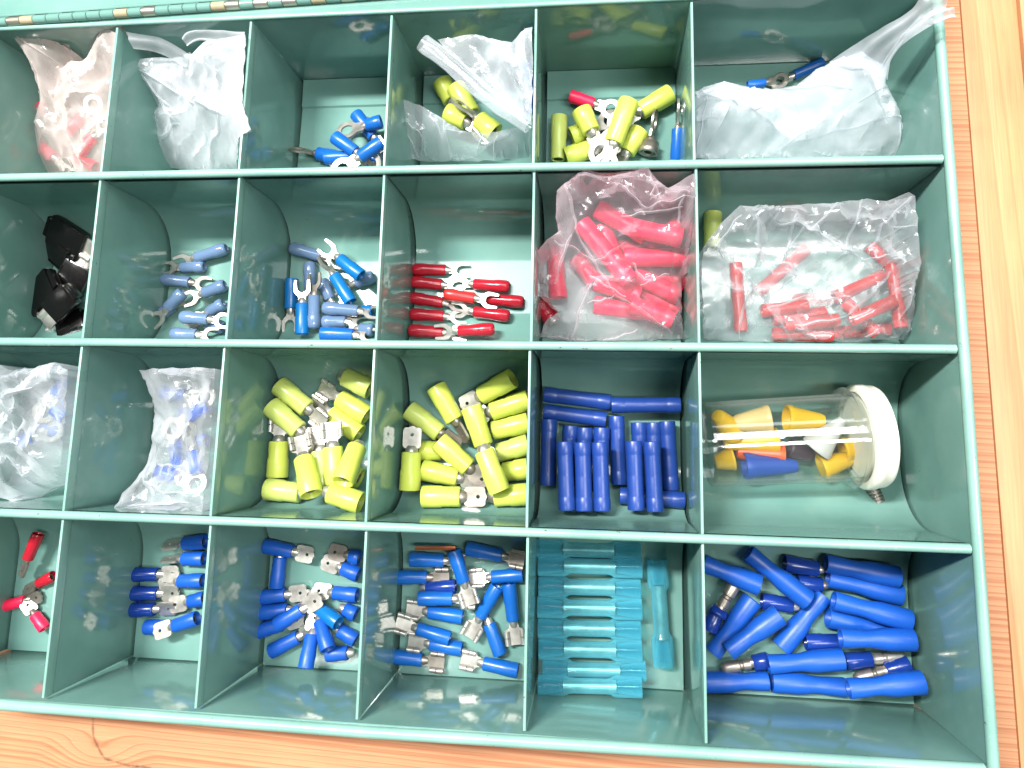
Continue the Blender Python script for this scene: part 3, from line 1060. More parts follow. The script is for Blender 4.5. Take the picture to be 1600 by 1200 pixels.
G = 'blue and slate fork terminals in the second row'
B = 'r2c2'
put(B, 'bf', 502, 521, 553, 523, 'bright blue fork terminal lying foremost in the mixed fork pile', G, mat='blue')
put(B, 'sf', 584, 516, 562, 514, 'slate fork terminal in the front corner of the mixed fork pile', G)
put(B, 'bf', 472, 522, 472, 474, 'bright blue fork terminal upright at the front, beside the slate one', G, mat='teal')
put(B, 'sf', 503, 503, 541, 503, 'slate fork terminal lying level just behind the foremost blue one', G)
put(B, 'bf', 582, 486, 566, 487, 'blue fork terminal mostly hidden by the divider in the mixed pile', G)
put(B, 'bf', 456, 436, 454, 483, 'bright blue fork terminal on the outer side, its fork opening to the front', G, roll=0)
put(B, 'sf', 484, 410, 485, 460, 'slate fork terminal standing in line with the one before it', G)
put(B, 'sf', 503, 438, 516, 468, 'short slate fork terminal between two longer ones in the mixed pile', G)
put(B, 'sf', 584, 432, 556, 442, 'slate fork terminal half behind the divider, fork hanging forward', G, roll=30)
put(B, 'sf', 454, 387, 503, 401, 'slate fork terminal with bulbous end, farthest back in the mixed pile', G, mk='tin_dull')
put(B, 'bf', 564, 431, 530, 404, 'blue fork terminal with its bright open fork raised at the back', G, roll=-5, lift=6)
put(B, 'bf', 548, 472, 522, 430, 'blue fork terminal lying across the middle, thin prongs pointing back', G, roll=60)
put(B, 'sf', 490, 513, 491, 462, 'dark slate fork terminal standing upright on top at the front', G, lift=1, mk='tin_dull')
put(B, 'sf', 505, 481, 560, 486, 'slate fork terminal lying level on top, bright streak along it', G)

G = 'red fork terminals laid in two facing columns'
B = 'r2c3'
put(B, 'rf', 639, 516, 693, 519, 'red fork terminal nearest the front in the column by the divider', G)
put(B, 'rf', 772, 514, 716, 517, 'red fork terminal nearest the front with its end towards the bare floor', G)
put(B, 'rf', 641, 491, 694, 494, 'red fork terminal second from the front in the column by the divider', G)
put(B, 'rf', 796, 494, 740, 487, 'red fork terminal below the longest reaching one, end to the bare floor', G)
put(B, 'rf', 641, 465, 693, 473, 'dull red fork terminal third from the front in the column by the divider', G)
put(B, 'rf', 643, 440, 691, 445, 'red fork terminal fourth from the front in the column by the divider', G)
put(B, 'rf', 645, 421, 697, 422, 'red fork terminal farthest back, its whole fork lying on bare floor', G, roll=0)
put(B, 'rf', 796, 448, 740, 444, 'red fork terminal farthest back with its end towards the bare floor', G)
put(B, 'rf', 818, 472, 757, 467, 'red fork terminal reaching farthest over the bare floor', G)
put(B, 'rf', 694, 459, 742, 466, 'plain bright red fork terminal lying on top between the two columns', G, mat='red3', lift=1)

G = 'red butt connectors in the pinkish bag'
B = 'r2c4'
put(B, 'rb', 872, 466, 866, 388, 'red butt connector standing apart at the outer side of the pinkish bag', G)
put(B, 'rb', 842, 472, 862, 498, 'dark red butt connector peeping out under the bag by the divider', G, mat='red')
put(B, 'rb', 928, 476, 1004, 486, 'red butt connector lying lowest at the front of the pinkish bag', G)
put(B, 'rb', 900, 402, 930, 440, 'short seen red butt connector under the long steep one', G)
put(B, 'rb', 956, 392, 1050, 378, 'red butt connector lying level under the two back ones', G)
put(B, 'rb', 1060, 486, 985, 446, 'red butt connector slanting down to the front corner of the pinkish bag', G)
put(B, 'rb', 1068, 440, 985, 425, 'red butt connector lying level below the pinkish bag middle', G)
put(B, 'rb', 1062, 352, 1012, 390, 'red butt connector slanting at the back corner of the pinkish bag', G)
put(B, 'rb', 933, 326, 1010, 368, 'red butt connector farthest back in the pinkish bag', G)
put(B, 'rb', 975, 402, 1070, 402, 'red butt connector with its open end at the bag side, above the middle', G)
put(B, 'rb', 1062, 462, 990, 430, 'red butt connector with its open end up near the front corner', G)
put(B, 'rb', 930, 440, 1000, 462, 'red butt connector across the lower middle, under the steep long one', G)
put(B, 'rb', 1052, 500, 985, 476, 'red butt connector lying lowest in the front corner of the pinkish bag', G)
put(B, 'rb', 1066, 372, 988, 356, 'red butt connector lying level just behind the bag middle', G)
put(B, 'rb', 940, 352, 968, 420, 'red butt connector steep, parallel to the long one on top', G)
put(B, 'rb', 908, 348, 984, 440, 'long red butt connector lying steep on top of the pinkish bag pile', G, lift=1)

G = 'red butt connectors in the crinkly clear bag'
B = 'r2c5'
put(B, 'rc', 1207, 522, 1300, 524, 'red butt connector lying foremost along the crinkly bag', G)
put(B, 'rc', 1300, 520, 1390, 514, 'red butt connector at the front corner of the crinkly bag', G)
put(B, 'rc', 1208, 502, 1290, 488, 'red butt connector second from the front in the crinkly bag', G)
put(B, 'rc', 1240, 470, 1318, 462, 'red butt connector lying level, faint behind the film fold', G)
put(B, 'rc', 1304, 466, 1380, 430, 'red butt connector slanting up under the bright film crease', G)
put(B, 'rc', 1358, 384, 1398, 420, 'red butt connector showing high at the bag back corner', G)
put(B, 'rc', 1320, 472, 1370, 522, 'red butt connector slanting down towards the front of the crinkly bag', G)
put(B, 'rc', 1394, 412, 1408, 512, 'red butt connector standing steep at the outer side of the crinkly bag', G)
put(B, 'rc', 1226, 510, 1310, 500, 'red butt connector wedged between the two foremost in the crinkly bag', G)
put(B, 'rc', 1330, 500, 1398, 470, 'red butt connector slanting low beneath the steep one, crinkly bag', G)
put(B, 'rc', 1190, 486, 1262, 478, 'red butt connector lying level near the bag middle, dim under film', G)
put(B, 'rc', 1149, 411, 1158, 518, 'red butt connector standing steep nearest the divider, apart from the rest', G)
put(B, 'rc', 1260, 388, 1186, 456, 'red butt connector alone on the bag middle, slanting up to the back', G)
put(B, 'yn', 1114, 332, 1112, 388, 'yellow nylon sleeve standing by the divider behind the crinkly bag', 'yellow sleeves standing by dividers', h=8)

# black connectors
G = 'black plastic connectors in the second row'


def black_connector(x, y, h, ang, tiltx, tilty, L, W, label):
    root = empty('flag_connector')
    p = P(x, y, h)
    root.matrix_world = Matrix.Translation(p * MM) @ Matrix.Rotation(math.radians(ang), 4, 'Z') @ Matrix.Rotation(math.radians(tiltx), 4, 'X') @ Matrix.Rotation(math.radians(tilty), 4, 'Y')
    tag(root, label, 'connector', G)
    mb = MB(); mb.chamfer_box(-L / 2, L / 2, -W / 2, W / 2, -1.9, 1.9, 0.8)
    mb.chamfer_box(-L / 2 - 2.2, -L / 2 + 0.4, -W * 0.34, W * 0.34, -1.4, 1.4, 0.5)
    link('housing', mb.mesh('housing', M['black'], sharp=40), root)
    mb = MB(); mb.tube([(L / 2 - 0.6, -W * 0.22, 0), (L / 2 + 4.5, -W * 0.22, 0.2)], 1.5, 12)
    mb.chamfer_box(L / 2 - 0.5, L / 2 + 5.2, -W * 0.1, W * 0.4, -0.5, 0.4, 0.15)
    link('metal_clip', mb.mesh('metal_clip', M['tin'], sharp=40), root)
    mb = MB(); mb.box(-L * 0.3, L * 0.3, W / 2 - 0.9, W / 2 - 0.4, 1.8, 2.1)
    link('ridge', mb.mesh('ridge', M['black']), root)


black_connector(106, 372, 8, -35, 24, 8, 16, 13, 'black connector farthest back in its bin, flat side catching a thin edge glint')
black_connector(92, 395, 4, 150, -30, 10, 15, 11, 'black connector with a bright clip at the outer end of its bin')
black_connector(112, 440, 4, 62, 14, -6, 16, 12, 'black connector in the middle of its bin beside the divider')
black_connector(66, 458, 7, 218, 12, 14, 15, 14, 'black connector turned cornerwise, outermost in its bin')
black_connector(96, 474, 10, -138, -12, 12, 13, 10, 'black connector at the front of its bin with the brightest clip')
black_connector(112, 506, 3, 205, 10, 0, 12, 9, 'black connector lowest in the front corner of its bin')

# ---- third row
G = 'blue terminals in the cloudy bag at the picture edge'
B = 'r3c0'
put(B, 'br', 104, 588, 86, 616, 'blue terminal at the back of the cloudy bag cut by the picture edge', G)
put(B, 'br', 98, 676, 66, 668, 'blue terminal low in the middle of the cloudy edge bag', G)
put(B, 'br', 106, 625, 72, 630, 'blue terminal against the divider in the cloudy edge bag', G)
put(B, 'br', 24, 690, 54, 682, 'blue terminal outermost in the cloudy edge bag', G)
put(B, 'br', 104, 655, 84, 640, 'blue terminal on top by the divider in the cloudy edge bag', G)

G = 'blue terminals in the narrow clear bag'
B = 'r3c1'
put(B, 'br', 246, 736, 276, 746, 'blue terminal at the front of the narrow clear bag, outer corner', G, mat='blue2')
put(B, 'br', 308, 740, 300, 704, 'blue terminal at the front of the narrow clear bag by the divider', G, mat='blue2')
put(B, 'br', 274, 690, 279, 732, 'blue terminal standing upright in the middle of the narrow bag', G, mat='blue2')
put(B, 'br', 322, 690, 304, 684, 'blue terminal half behind the divider in the narrow bag', G, mat='blue2')
put(B, 'br', 288, 668, 290, 636, 'blue terminal upright behind the middle one in the narrow bag', G, mat='blue2')
put(B, 'br', 326, 632, 296, 652, 'blue terminal slanting up towards the divider in the narrow bag', G, mat='blue2')
put(B, 'br', 254, 614, 290, 618, 'blue terminal farthest back in the narrow clear bag', G, mat='blue2')

G = 'yellow spade connectors around a cluster of clips'
B = 'r3c2'
put(B, 'yq', 416, 764, 470, 770, 'yellow spade connector lying level in the front outer corner, outer yellow bin', G, mat='yellow2', tongue=False)
put(B, 'yq', 563, 748, 540, 738, 'yellow spade connector squeezed against the divider, outer yellow bin', G, tongue=False)
put(B, 'yq', 433, 746, 436, 689, 'yellow spade connector upright at the outer side of the outer yellow bin', G, roll=10)
put(B, 'yq', 505, 764, 500, 704, 'pale yellow spade connector standing upright at the cluster front', G, mat='yellow2', roll=0)
put(B, 'yq', 524, 757, 520, 698, 'yellow spade connector upright behind the one showing its round mouth', G, roll=10)
put(B, 'yq', 436, 602, 481, 639, 'yellow spade connector farthest back on the outer side, outer yellow bin', G, mat='yellow2', roll=15)
put(B, 'yq', 579, 608, 538, 588, 'yellow spade connector farthest back by the divider, outer yellow bin', G, mat='yellow2', tongue=False)
put(B, 'yq', 574, 650, 530, 622, 'yellow spade connector second from back along the divider, outer yellow bin', G, roll=-20)
put(B, 'yq', 562, 678, 516, 646, 'yellow spade connector third from back along the divider, outer yellow bin', G, roll=-30)
put(B, 'yq', 423, 634, 468, 673, 'yellow spade connector leaning below the farthest back one, clip towards centre', G, mat='yellow2', roll=-12)
put(B, 'yq', 564, 786, 514, 770, 'yellow spade connector in the front corner with its mouth at the divider', G, tongue=False)
put(B, 'yq', 491, 772, 470, 716, 'yellow spade connector with its open mouth turned up at the front', G, roll=20, tilt=5, lift=2)
put(B, 'yq', 541, 752, 553, 698, 'yellow spade connector showing its dark round mouth, tallest of the outer pile', G, roll=0, tilt=8, lift=3, tongue=False)

G = 'yellow tab connectors piled towards the centre'
B = 'r3c3'
put(B, 'yt', 660, 776, 720, 776, 'yellow tab connector foremost, wide grey tab on the bare floor', G, roll=0)
put(B, 'yt', 824, 772, 772, 776, 'yellow tab connector foremost along the inner divider of its bin', G, roll=5, tongue=False)
put(B, 'yt', 640, 766, 643, 706, 'yellow tab connector upright at the outer side, pale tab pointing back', G, roll=0, mk='tin')
put(B, 'yt', 660, 734, 716, 746, 'yellow tab connector lying level second from the front', G, roll=12, mk='tin')
put(B, 'yt', 825, 732, 786, 738, 'yellow tab connector second from front along the inner divider', G, tongue=False)
put(B, 'yt', 658, 705, 690, 704, 'yellow tab connector half buried under the slanting middle one', G, tongue=False)
put(B, 'yt', 826, 694, 777, 708, 'pale yellow tab connector third from front along the inner divider', G, mat='yellow2', tongue=False)
put(B, 'yt', 826, 660, 769, 673, 'yellow tab connector fourth from front along the inner divider', G, tongue=False)
put(B, 'yt', 826, 624, 767, 643, 'yellow tab connector fifth from front along the inner divider', G, roll=0, mk='tin')
put(B, 'yt', 639, 640, 688, 677, 'yellow tab connector slanting at the outer side, dull tab to the centre', G, mat='yellow2', roll=20)
put(B, 'yt', 681, 604, 711, 657, 'yellow tab connector farthest back at the outer side of its bin', G, roll=60)
put(B, 'yt', 802, 591, 750, 618, 'yellow tab connector with a dark open mouth at the back corner', G, mk='tin', tilt=4, roll=0)
put(B, 'yt', 686, 690, 733, 731, 'yellow tab connector slanting across the middle of its bin', G, roll=10, lift=1)
put(B, 'yt', 781, 768, 756, 704, 'yellow tab connector lying on top towards the front, in line with another', G, roll=0, lift=1, mk='tin', tongue=False)
put(B, 'yt', 736, 636, 756, 696, 'yellow tab connector lying on top in the middle of the pile', G, roll=0, lift=1, mk='tin')

G = 'royal blue butt connectors laid side by side'
B = 'r3c4'
put(B, 'bb', 1070, 782, 968, 774, 'blue butt connector lying crosswise beneath the front row, end showing', G)
put(B, 'bb', 850, 616, 955, 629, 'blue butt connector lying crosswise farthest back by the outer divider', G)
put(B, 'bb', 955, 633, 1063, 633, 'blue butt connector lying crosswise on the floor, end to end with another', G)
put(B, 'bb', 858, 655, 856, 758, 'blue butt connector upright against the outer divider, lowest of the row', G)
put(B, 'bb', 892, 665, 884, 764, 'blue butt connector under the first of the front row, top showing', G)
put(B, 'bb', 914, 668, 911, 770, 'blue butt connector under the second of the front row, top showing', G)
put(B, 'bb', 940, 668, 938, 770, 'blue butt connector under the third of the front row, top showing', G)
put(B, 'bb', 998, 660, 1002, 762, 'blue butt connector under the fourth of the front row, top showing', G)
put(B, 'bb', 1021, 660, 1024, 762, 'blue butt connector under the fifth of the front row, top showing', G)
put(B, 'bb', 850, 643, 947, 656, 'blue butt connector lying crosswise second from the back', G, lift=1)
put(B, 'bb', 1042, 658, 1049, 766, 'blue butt connector upright at the inner end of the row, set back', G)
put(B, 'bb', 963, 650, 968, 757, 'blue butt connector upright in mid row, set back between the two trios', G)
put(B, 'bb', 882, 690, 886, 797, 'blue butt connector first of the front row from the outer divider', G)
put(B, 'bb', 910, 691, 913, 798, 'blue butt connector second of the front row from the outer divider', G)
put(B, 'bb', 937, 691, 941, 798, 'blue butt connector third of the front row from the outer divider', G)
put(B, 'bb', 990, 689, 994, 797, 'blue butt connector fourth of the front row, just past the gap', G)
put(B, 'bb', 1018, 690, 1024, 799, 'blue butt connector fifth and last of the front row', G)

# vial, cap and the wire nuts inside
va, vb = P(1104, 694, 15.5), P(1345, 682, 15.5)
vd = (vb - va); VL = vd.length; vd.normalize()
vy = Vector((0, 0, 1)).cross(vd).normalized(); vz = vd.cross(vy)
VM = Matrix.Translation(va * MM) @ Matrix((vd, vy, vz)).transposed().to_4x4()
vial = empty('vial'); vial.matrix_world = VM
tag(vial, 'clear plastic vial of wire nuts lying on its side with a cream cap', 'vial')
R_ = 14.2
mb = MB(); mb.lathe([(0.6, 0), (0.1, R_ - 1.5), (0, R_ - 0.5), (0.4, R_), (VL - 6.0, R_ + 0.4), (VL - 5.6, R_ + 2.2), (VL - 4.4, R_ + 2.6), (VL - 3.6, R_ + 0.6), (VL, R_ + 0.5), (VL, R_ - 0.6), (1.6, R_ - 1.1), (1.3, R_ - 1.8), (1.3, 0)], 64)
link('tube', mb.mesh('tube', M['vial'], sharp=50), vial)
mb = MB(); mb.lathe([(VL - 1.2, 0), (VL - 1.2, R_ - 0.8), (VL + 0.4, R_ - 0.7), (VL + 0.4, R_ + 0.8), (VL - 1.4, R_ + 0.9), (VL - 1.4, R_ + 2.6), (VL - 1.0, R_ + 3.2), (VL + 1.6, R_ + 3.2), (VL + 1.8, R_ + 2.9), (VL + 4.4, R_ + 2.7), (VL + 5.6, R_ + 2.0), (VL + 6.2, R_ + 0.6), (VL + 6.3, R_ - 1.5),
                     (VL + 5.9, R_ - 2.2), (VL + 5.6, 0)], 64)
link('cap', mb.mesh('cap', M['cream'], sharp=60), vial)


def wire_nut(x0, y0, x1, y1, h0, h1, r0, r1, mk, label):
    a, b = P(x0, y0, h0), P(x1, y1, h1)
    d = b - a; L = d.length; d.normalize()
    y = Vector((0, 0, 1)).cross(d).normalized(); z = d.cross(y)
    mb = MB()
    mb.lathe([(L * 0.55, 0), (L * 0.5, r0 * 0.4), (0.4, r0 * 0.78), (0, r0 * 0.88), (0.2, r0), (L * 0.12, r0), (L * 0.16, r0 * 0.95), (L * 0.9, r1), (L * 0.98, r1 * 0.8), (L, 0)], 28,
             rmod=lambda x, t: 1 - (0.05 if L * 0.15 < x < L * 0.95 and int(t / (2 * math.pi) * 28 + 0.5) % 2 else 0))
    o = link('wire_nut', mb.mesh('wire_nut', M[mk], sharp=40))
    o.matrix_world = Matrix.Translation(a * MM) @ Matrix((d, y, z)).transposed().to_4x4()
    tag(o, label, 'wire nut', 'wire nuts inside the vial')


wire_nut(1146, 676, 1120, 648, 9, 17, 4.6, 2.6, 'wn_yellow', 'yellow wire nut at the closed end of the vial, tilted up')
wire_nut(1204, 655, 1146, 662, 13, 12, 5.0, 3.0, 'wn_tan', 'tan wire nut lying level near the closed end of the vial')
wire_nut(1215, 688, 1130, 692, 8, 8, 4.4, 2.6, 'wn_yellow', 'yellow wire nut under the long glint along the vial')
wire_nut(1146, 716, 1116, 722, 6, 6, 4.2, 2.6, 'wn_yellow', 'small yellow wire nut low at the closed end of the vial')
wire_nut(1224, 712, 1150, 706, 7, 7, 4.2, 2.6, 'wn_orange', 'orange wire nut behind the blue one in the vial')
wire_nut(1162, 728, 1246, 728, 10, 9, 4.6, 2.5, 'wn_blue', 'blue wire nut lying at the front of the vial')
wire_nut(1228, 654, 1288, 658, 12, 11, 4.8, 2.6, 'wn_yellow', 'yellow wire nut with its round mouth showing at mid vial')
wire_nut(1232, 700, 1270, 712, 5, 5, 4.0, 2.6, 'wn_dark', 'dark purple wire nut in the shade at mid vial')
wire_nut(1274, 702, 1318, 654, 11, 15, 5.2, 1.8, 'wn_gray', 'pale grey wire nut standing aslant near the cap')
wire_nut(1282, 730, 1330, 716, 8, 8, 4.4, 2.6, 'wn_yellow', 'yellow wire nut with open mouth low near the cap')
wire_nut(1316, 704, 1352, 698, 8, 8, 4.6, 2.8, 'wn_yellow', 'amber wire nut half hidden by the cream cap')

# threaded stud below the cap
a, b = P(1362, 760, 2.4), P(1374, 788, 2.4)
d = b - a; L = d.length; d.normalize(); y = Vector((0, 0, 1)).cross(d).normalized(); z = d.cross(y)
mb = MB()
prof = [(0, 0), (0, 1.6)]
for k in range(5):
    x = 0.4 + (L - 0.8) * k / 5
    prof += [(x, 2.3), (x + L * 0.1, 2.3), (x + L * 0.13, 1.8), (x + L * 0.17, 1.8)]
prof += [(L, 1.9), (L, 0)]
mb.lathe(prof, 18)
o = link('threaded_stud', mb.mesh('threaded_stud', M['tin_dull'], sharp=40))
o.matrix_world = Matrix.Translation(a * MM) @ Matrix((d, y, z)).transposed().to_4x4()
tag(o, 'small ribbed grey metal stud on the floor by the vial cap', 'metal stud')

# ---- front row
G = 'red tab connectors in the dark front corner bin'
B = 'r4c0'
put(B, 'rt', 60, 834, 43, 874, 'dark red tab connector standing farthest back in the shadowy corner bin', G, roll=30, h=8)
put(B, 'rt', 2, 948, 40, 938, 'red tab connector lying level, outermost in the shadowy corner bin', G, roll=10, mat='red2')
put(B, 'rt', 70, 982, 54, 960, 'small pinkish red tab connector against the divider in the corner bin', G, mat='red2', roll=30)
put(B, 'rt', 84, 900, 60, 912, 'red tab connector whose dull metal shows beside the divider', G, roll=40)

G = 'blue tab connectors in the shady front bin'
B = 'r4c1'
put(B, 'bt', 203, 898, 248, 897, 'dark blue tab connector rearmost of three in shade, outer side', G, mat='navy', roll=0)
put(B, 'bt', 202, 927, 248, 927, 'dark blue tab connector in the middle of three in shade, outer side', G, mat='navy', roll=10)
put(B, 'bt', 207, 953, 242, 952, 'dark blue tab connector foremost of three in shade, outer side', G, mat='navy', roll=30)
put(B, 'bt', 228, 980, 266, 979, 'blue tab connector lying foremost in the shady bin', G, roll=0, tongue=False)
put(B, 'bt', 320, 935, 296, 940, 'blue tab connector behind the divider, grey tab towards the shady middle', G, roll=0)
put(B, 'bt', 321, 846, 287, 849, 'blue tab connector farthest back by the divider in the shady bin', G, roll=60)
put(B, 'bt', 319, 873, 286, 873, 'blue tab connector second from the back by the divider in the shady bin', G, roll=75)
put(B, 'bt', 317, 907, 280, 908, 'blue tab connector with a pale tab turned flat by the shady divider', G, roll=0)
put(B, 'bt', 308, 966, 272, 978, 'bright blue tab connector on top at the front of the shady bin', G, roll=10, lift=1)

G = 'blue tab connectors with flat holed tabs'
B = 'r4c2'
put(B, 'bt', 511, 1022, 544, 1020, 'blue tab connector foremost by the divider, lying level', G, tongue=False)
put(B, 'bt', 423, 1018, 467, 995, 'blue tab connector foremost on the outer side, slanting up', G, roll=20)
put(B, 'bt', 399, 988, 442, 975, 'blue tab connector second from front on the outer side', G, roll=10)
put(B, 'bt', 402, 958, 450, 953, 'blue tab connector third from front on the outer side', G, roll=0, tongue=False)
put(B, 'bt', 432, 918, 438, 870, 'blue tab connector upright between two level ones, outer side', G, roll=10, tongue=False)
put(B, 'bt', 556, 960, 538, 952, 'blue tab connector hidden by the divider beside the teal one', G, tongue=False)
put(B, 'bt', 558, 930, 521, 926, 'blue tab connector fourth from front along the divider', G, roll=30)
put(B, 'bt', 560, 898, 534, 888, 'blue tab connector by the divider with the broad grey tab', G, roll=0)
put(B, 'bt', 562, 872, 546, 868, 'blue tab connector farthest back by the divider, tab on bare floor', G, roll=0, mk='tin_dull')
put(B, 'bt', 402, 934, 447, 929, 'blue tab connector with a round holed tab lying level at mid height', G, roll=0)
put(B, 'bt', 414, 853, 458, 862, 'blue tab connector farthest back on the outer side, pinkish tab flat', G, roll=0)
put(B, 'bt', 481, 1042, 484, 994, 'blue tab connector upright at the front centre, mouth showing', G, roll=0, tilt=4)
put(B, 'bt', 556, 1000, 530, 984, 'blue tab connector near the front by the divider, mouth down', G, roll=0, tongue=False)
put(B, 'bt', 516, 1012, 496, 972, 'blue tab connector slanting with open mouth beside the front centre one', G, roll=0, tilt=4, tongue=False)
put(B, 'bt', 531, 972, 494, 950, 'teal tinted tab connector with dark mouth lying in the middle', G, mat='teal', roll=0, tilt=3)
put(B, 'bt', 432, 977, 472, 952, 'blue tab connector lying on top, slanting up across three others', G, roll=0, lift=1)

G = 'blue spade connectors with rolled metal clips'
B = 'r4c3'
put(B, 'bq', 611, 1025, 660, 1031, 'blue spade connector foremost on the outer side, dark clip on bare floor', G, roll=0, mk='tin_dull')
put(B, 'bq', 809, 1048, 755, 1036, 'blue spade connector foremost by the inner divider, bright clip outward', G, roll=0)
put(B, 'bq', 722, 1014, 672, 1006, 'blue spade connector second from front, clip on the outer side', G, roll=0)
put(B, 'bq', 703, 998, 652, 982, 'blue spade connector third from front, clip hidden at the outer side', G, roll=10)
put(B, 'bq', 723, 964, 669, 956, 'blue spade connector mid pile, dull clip against the outer divider', G, roll=5)
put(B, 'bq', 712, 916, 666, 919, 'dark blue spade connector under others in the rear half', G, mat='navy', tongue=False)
put(B, 'bq', 782, 1022, 764, 974, 'blue spade connector steep beneath the two upright bright ones', G, roll=0, tongue=False)
put(B, 'bq', 641, 874, 694, 876, 'blue spade connector lying level before the copper strip', G, roll=20)
put(B, 'bq', 729, 857, 785, 868, 'blue spade connector at the back corner beside the inner divider', G, roll=0, mk='tin_dull')
put(B, 'bq', 620, 902, 668, 902, 'blue spade connector outermost in the rear half, dull clip inward', G, roll=0, mk='tin_dull')
put(B, 'bq', 654, 935, 708, 935, 'blue spade connector lying level across the pile middle, bright clip', G, roll=0)
put(B, 'bq', 817, 898, 768, 902, 'blue spade connector level by the inner divider, pale round clip', G, roll=20)
put(B, 'bq', 709, 860, 725, 910, 'blue spade connector steep on top in the rear half', G, roll=0, lift=1)
put(B, 'bq', 777, 916, 750, 964, 'blue spade connector on top with the broad pale clip pointing front', G, roll=0, lift=1)
put(B, 'bq', 795, 912, 802, 970, 'blue spade connector upright by the inner divider, brightest clip down', G, roll=0, lift=1)
a, b = P(648, 857, 9), P(712, 856, 7)
mb = MB(); mb.chamfer_box(-(b - a).length / 2, (b - a).length / 2, -0.7, 0.7, -0.35, 0.35, 0.15)
o = link('copper_strip', mb.mesh('copper_strip', M['copper'], sharp=40))
o.location = (a + b) / 2 * MM
o.rotation_euler = (math.radians(12), math.radians(4), math.atan2(b.y - a.y, b.x - a.x))
tag(o, 'thin copper coloured strip behind the blue spade connectors', 'strip')

G = 'aqua heat shrink connectors stacked like rungs'
B = 'r4c4'
put(B, 'hs', 1026, 873, 1037, 1040, 'aqua heat shrink connector standing alone crosswise to the others', 'aqua heat shrink connectors', h=3.9)
rows = [(858, 'farthest back, half under the rim'), (884, 'second from the back'), (917, 'third from the back'), (949, 'fourth from the back'), (981, 'fourth from the front'),
        (1014, 'third from the front'), (1046, 'second from the front, shifted inward'), (1071, 'nearest the front')]
for k, (yy, wd) in enumerate(rows):
    dx = 8 if k == 6 else 0
    put(B, 'hs', 841 + dx + (k % 3) - 1, yy - 1, 1001 + dx + (k % 2) * 2, yy + 3, 'aqua heat shrink connector of the ladder stack, ' + wd, G, h=(3.9, 5.4, 3.9, 5.4, 3.9, 5.4, 6.5, 10.0)[k], rs=0.92 if k in (6, 7) else 1)

G = 'blue bullet receptacles heaped in the front corner'
B = 'r4c5'
put(B, 'bn', 1108, 985, 1122, 950, 'dark blue short connector in shade by the divider, receptacle heap', G)
put(B, 'bm', 1120, 960, 1126, 950, 'dark stub with a grey metal bullet standing by the divider', G, mk='tin_dull', rs=1.1, h=6)
put(B, 'bn', 1226, 880, 1278, 889, 'dark glossy blue connector at the heap back with a tiny bright tip', G)
put(B, 'bn', 1190, 939, 1238, 946, 'dark glossy blue connector in the gap behind the central slanting pair', G)
put(B, 'bn', 1246, 910, 1284, 914, 'dark blue connector under the crossing receptacle at the back', G)
put(B, 'bn', 1258, 1003, 1312, 1003, 'dark glossy blue connector level in the gap at the heap centre', G)
put(B, 'bm', 1320, 1034, 1362, 1030, 'dark blue connector with a bright metal bullet end near the wall', G)
put(B, 'bm', 1420, 1038, 1384, 1048, 'dark blue connector with a dull metal bullet pointing to the front', G, mk='tin_dull')
put(B, 'bm', 1200, 1032, 1176, 1036, 'dark blue connector with a metal bullet pointing to the divider', G, mk='tin_dull')
put(B, 'bu', 1100, 1066, 1200, 1064, 'blue receptacle foremost by the divider, lying level', G)
put(B, 'bu', 1205, 1064, 1320, 1074, 'blue receptacle foremost in the middle, lying level', G)
put(B, 'bu', 1442, 1066, 1325, 1076, 'blue receptacle foremost by the outer wall, lying level', G)
put(B, 'bu', 1404, 902, 1290, 880, 'blue receptacle farthest back by the outer wall', G)
put(B, 'bu', 1293, 964, 1380, 984, 'blue receptacle half under the waisted one beside the wall', G)
put(B, 'bu', 1428, 1000, 1313, 997, 'blue receptacle lying level fourth from the back by the wall', G)
put(B, 'bu', 1176, 936, 1114, 1020, 'blue receptacle steep by the divider, nearest it of the slanting trio', G)
put(B, 'bu', 1408, 930, 1293, 903, 'blue receptacle second from the back by the wall', G)
put(B, 'bu', 1317, 1030, 1200, 1038, 'blue receptacle second from the front, above the middle one', G)
put(B, 'bu', 1186, 914, 1098, 880, 'blue receptacle at the back corner, cut by the divider', G)
put(B, 'bu', 1218, 960, 1138, 1018, 'blue receptacle slanting in the middle of the slanting trio', G)
put(B, 'bu', 1422, 970, 1302, 938, 'blue receptacle with a strong waist third from the back by the wall', G)
put(B, 'bu', 1262, 938, 1169, 864, 'blue receptacle on top crossing the heap from its back corner', G)
put(B, 'bu', 1220, 1012, 1287, 930, 'blue receptacle on top, innermost of the slanting trio', G)

# ---- r1c0 bag contents
G = 'pink red terminals in the creamy bag'
B = 'r1c0'
put(B, 'rr', 42, 160, 70, 170, 'red terminal end poking out behind the creamy bag, upper one', G, h=16, roll=30)
put(B, 'rr', 48, 216, 84, 246, 'red terminal end poking out behind the creamy bag, lower one', G, h=12, roll=30)
put(B, 'rr', 150, 262, 118, 246, 'red ring terminal at the front of the creamy bag', G, h=5, roll=10)
put(B, 'rr', 104, 208, 128, 182, 'pinkish ring terminal slanting inside the creamy bag', G, h=8, roll=20)
put(B, 'rr', 124, 240, 146, 214, 'pinkish ring terminal with a pale ring by the divider, creamy bag', G, h=8, roll=0)
# ------------------------------------------------------------------ plastic bags
def seg_dist(p, a, b):
    ab = b - a
    t = max(0.0, min(1.0, (p - a).dot(ab) / max(ab.dot(ab), 1e-9)))
    return (p - a - ab * t).length, t


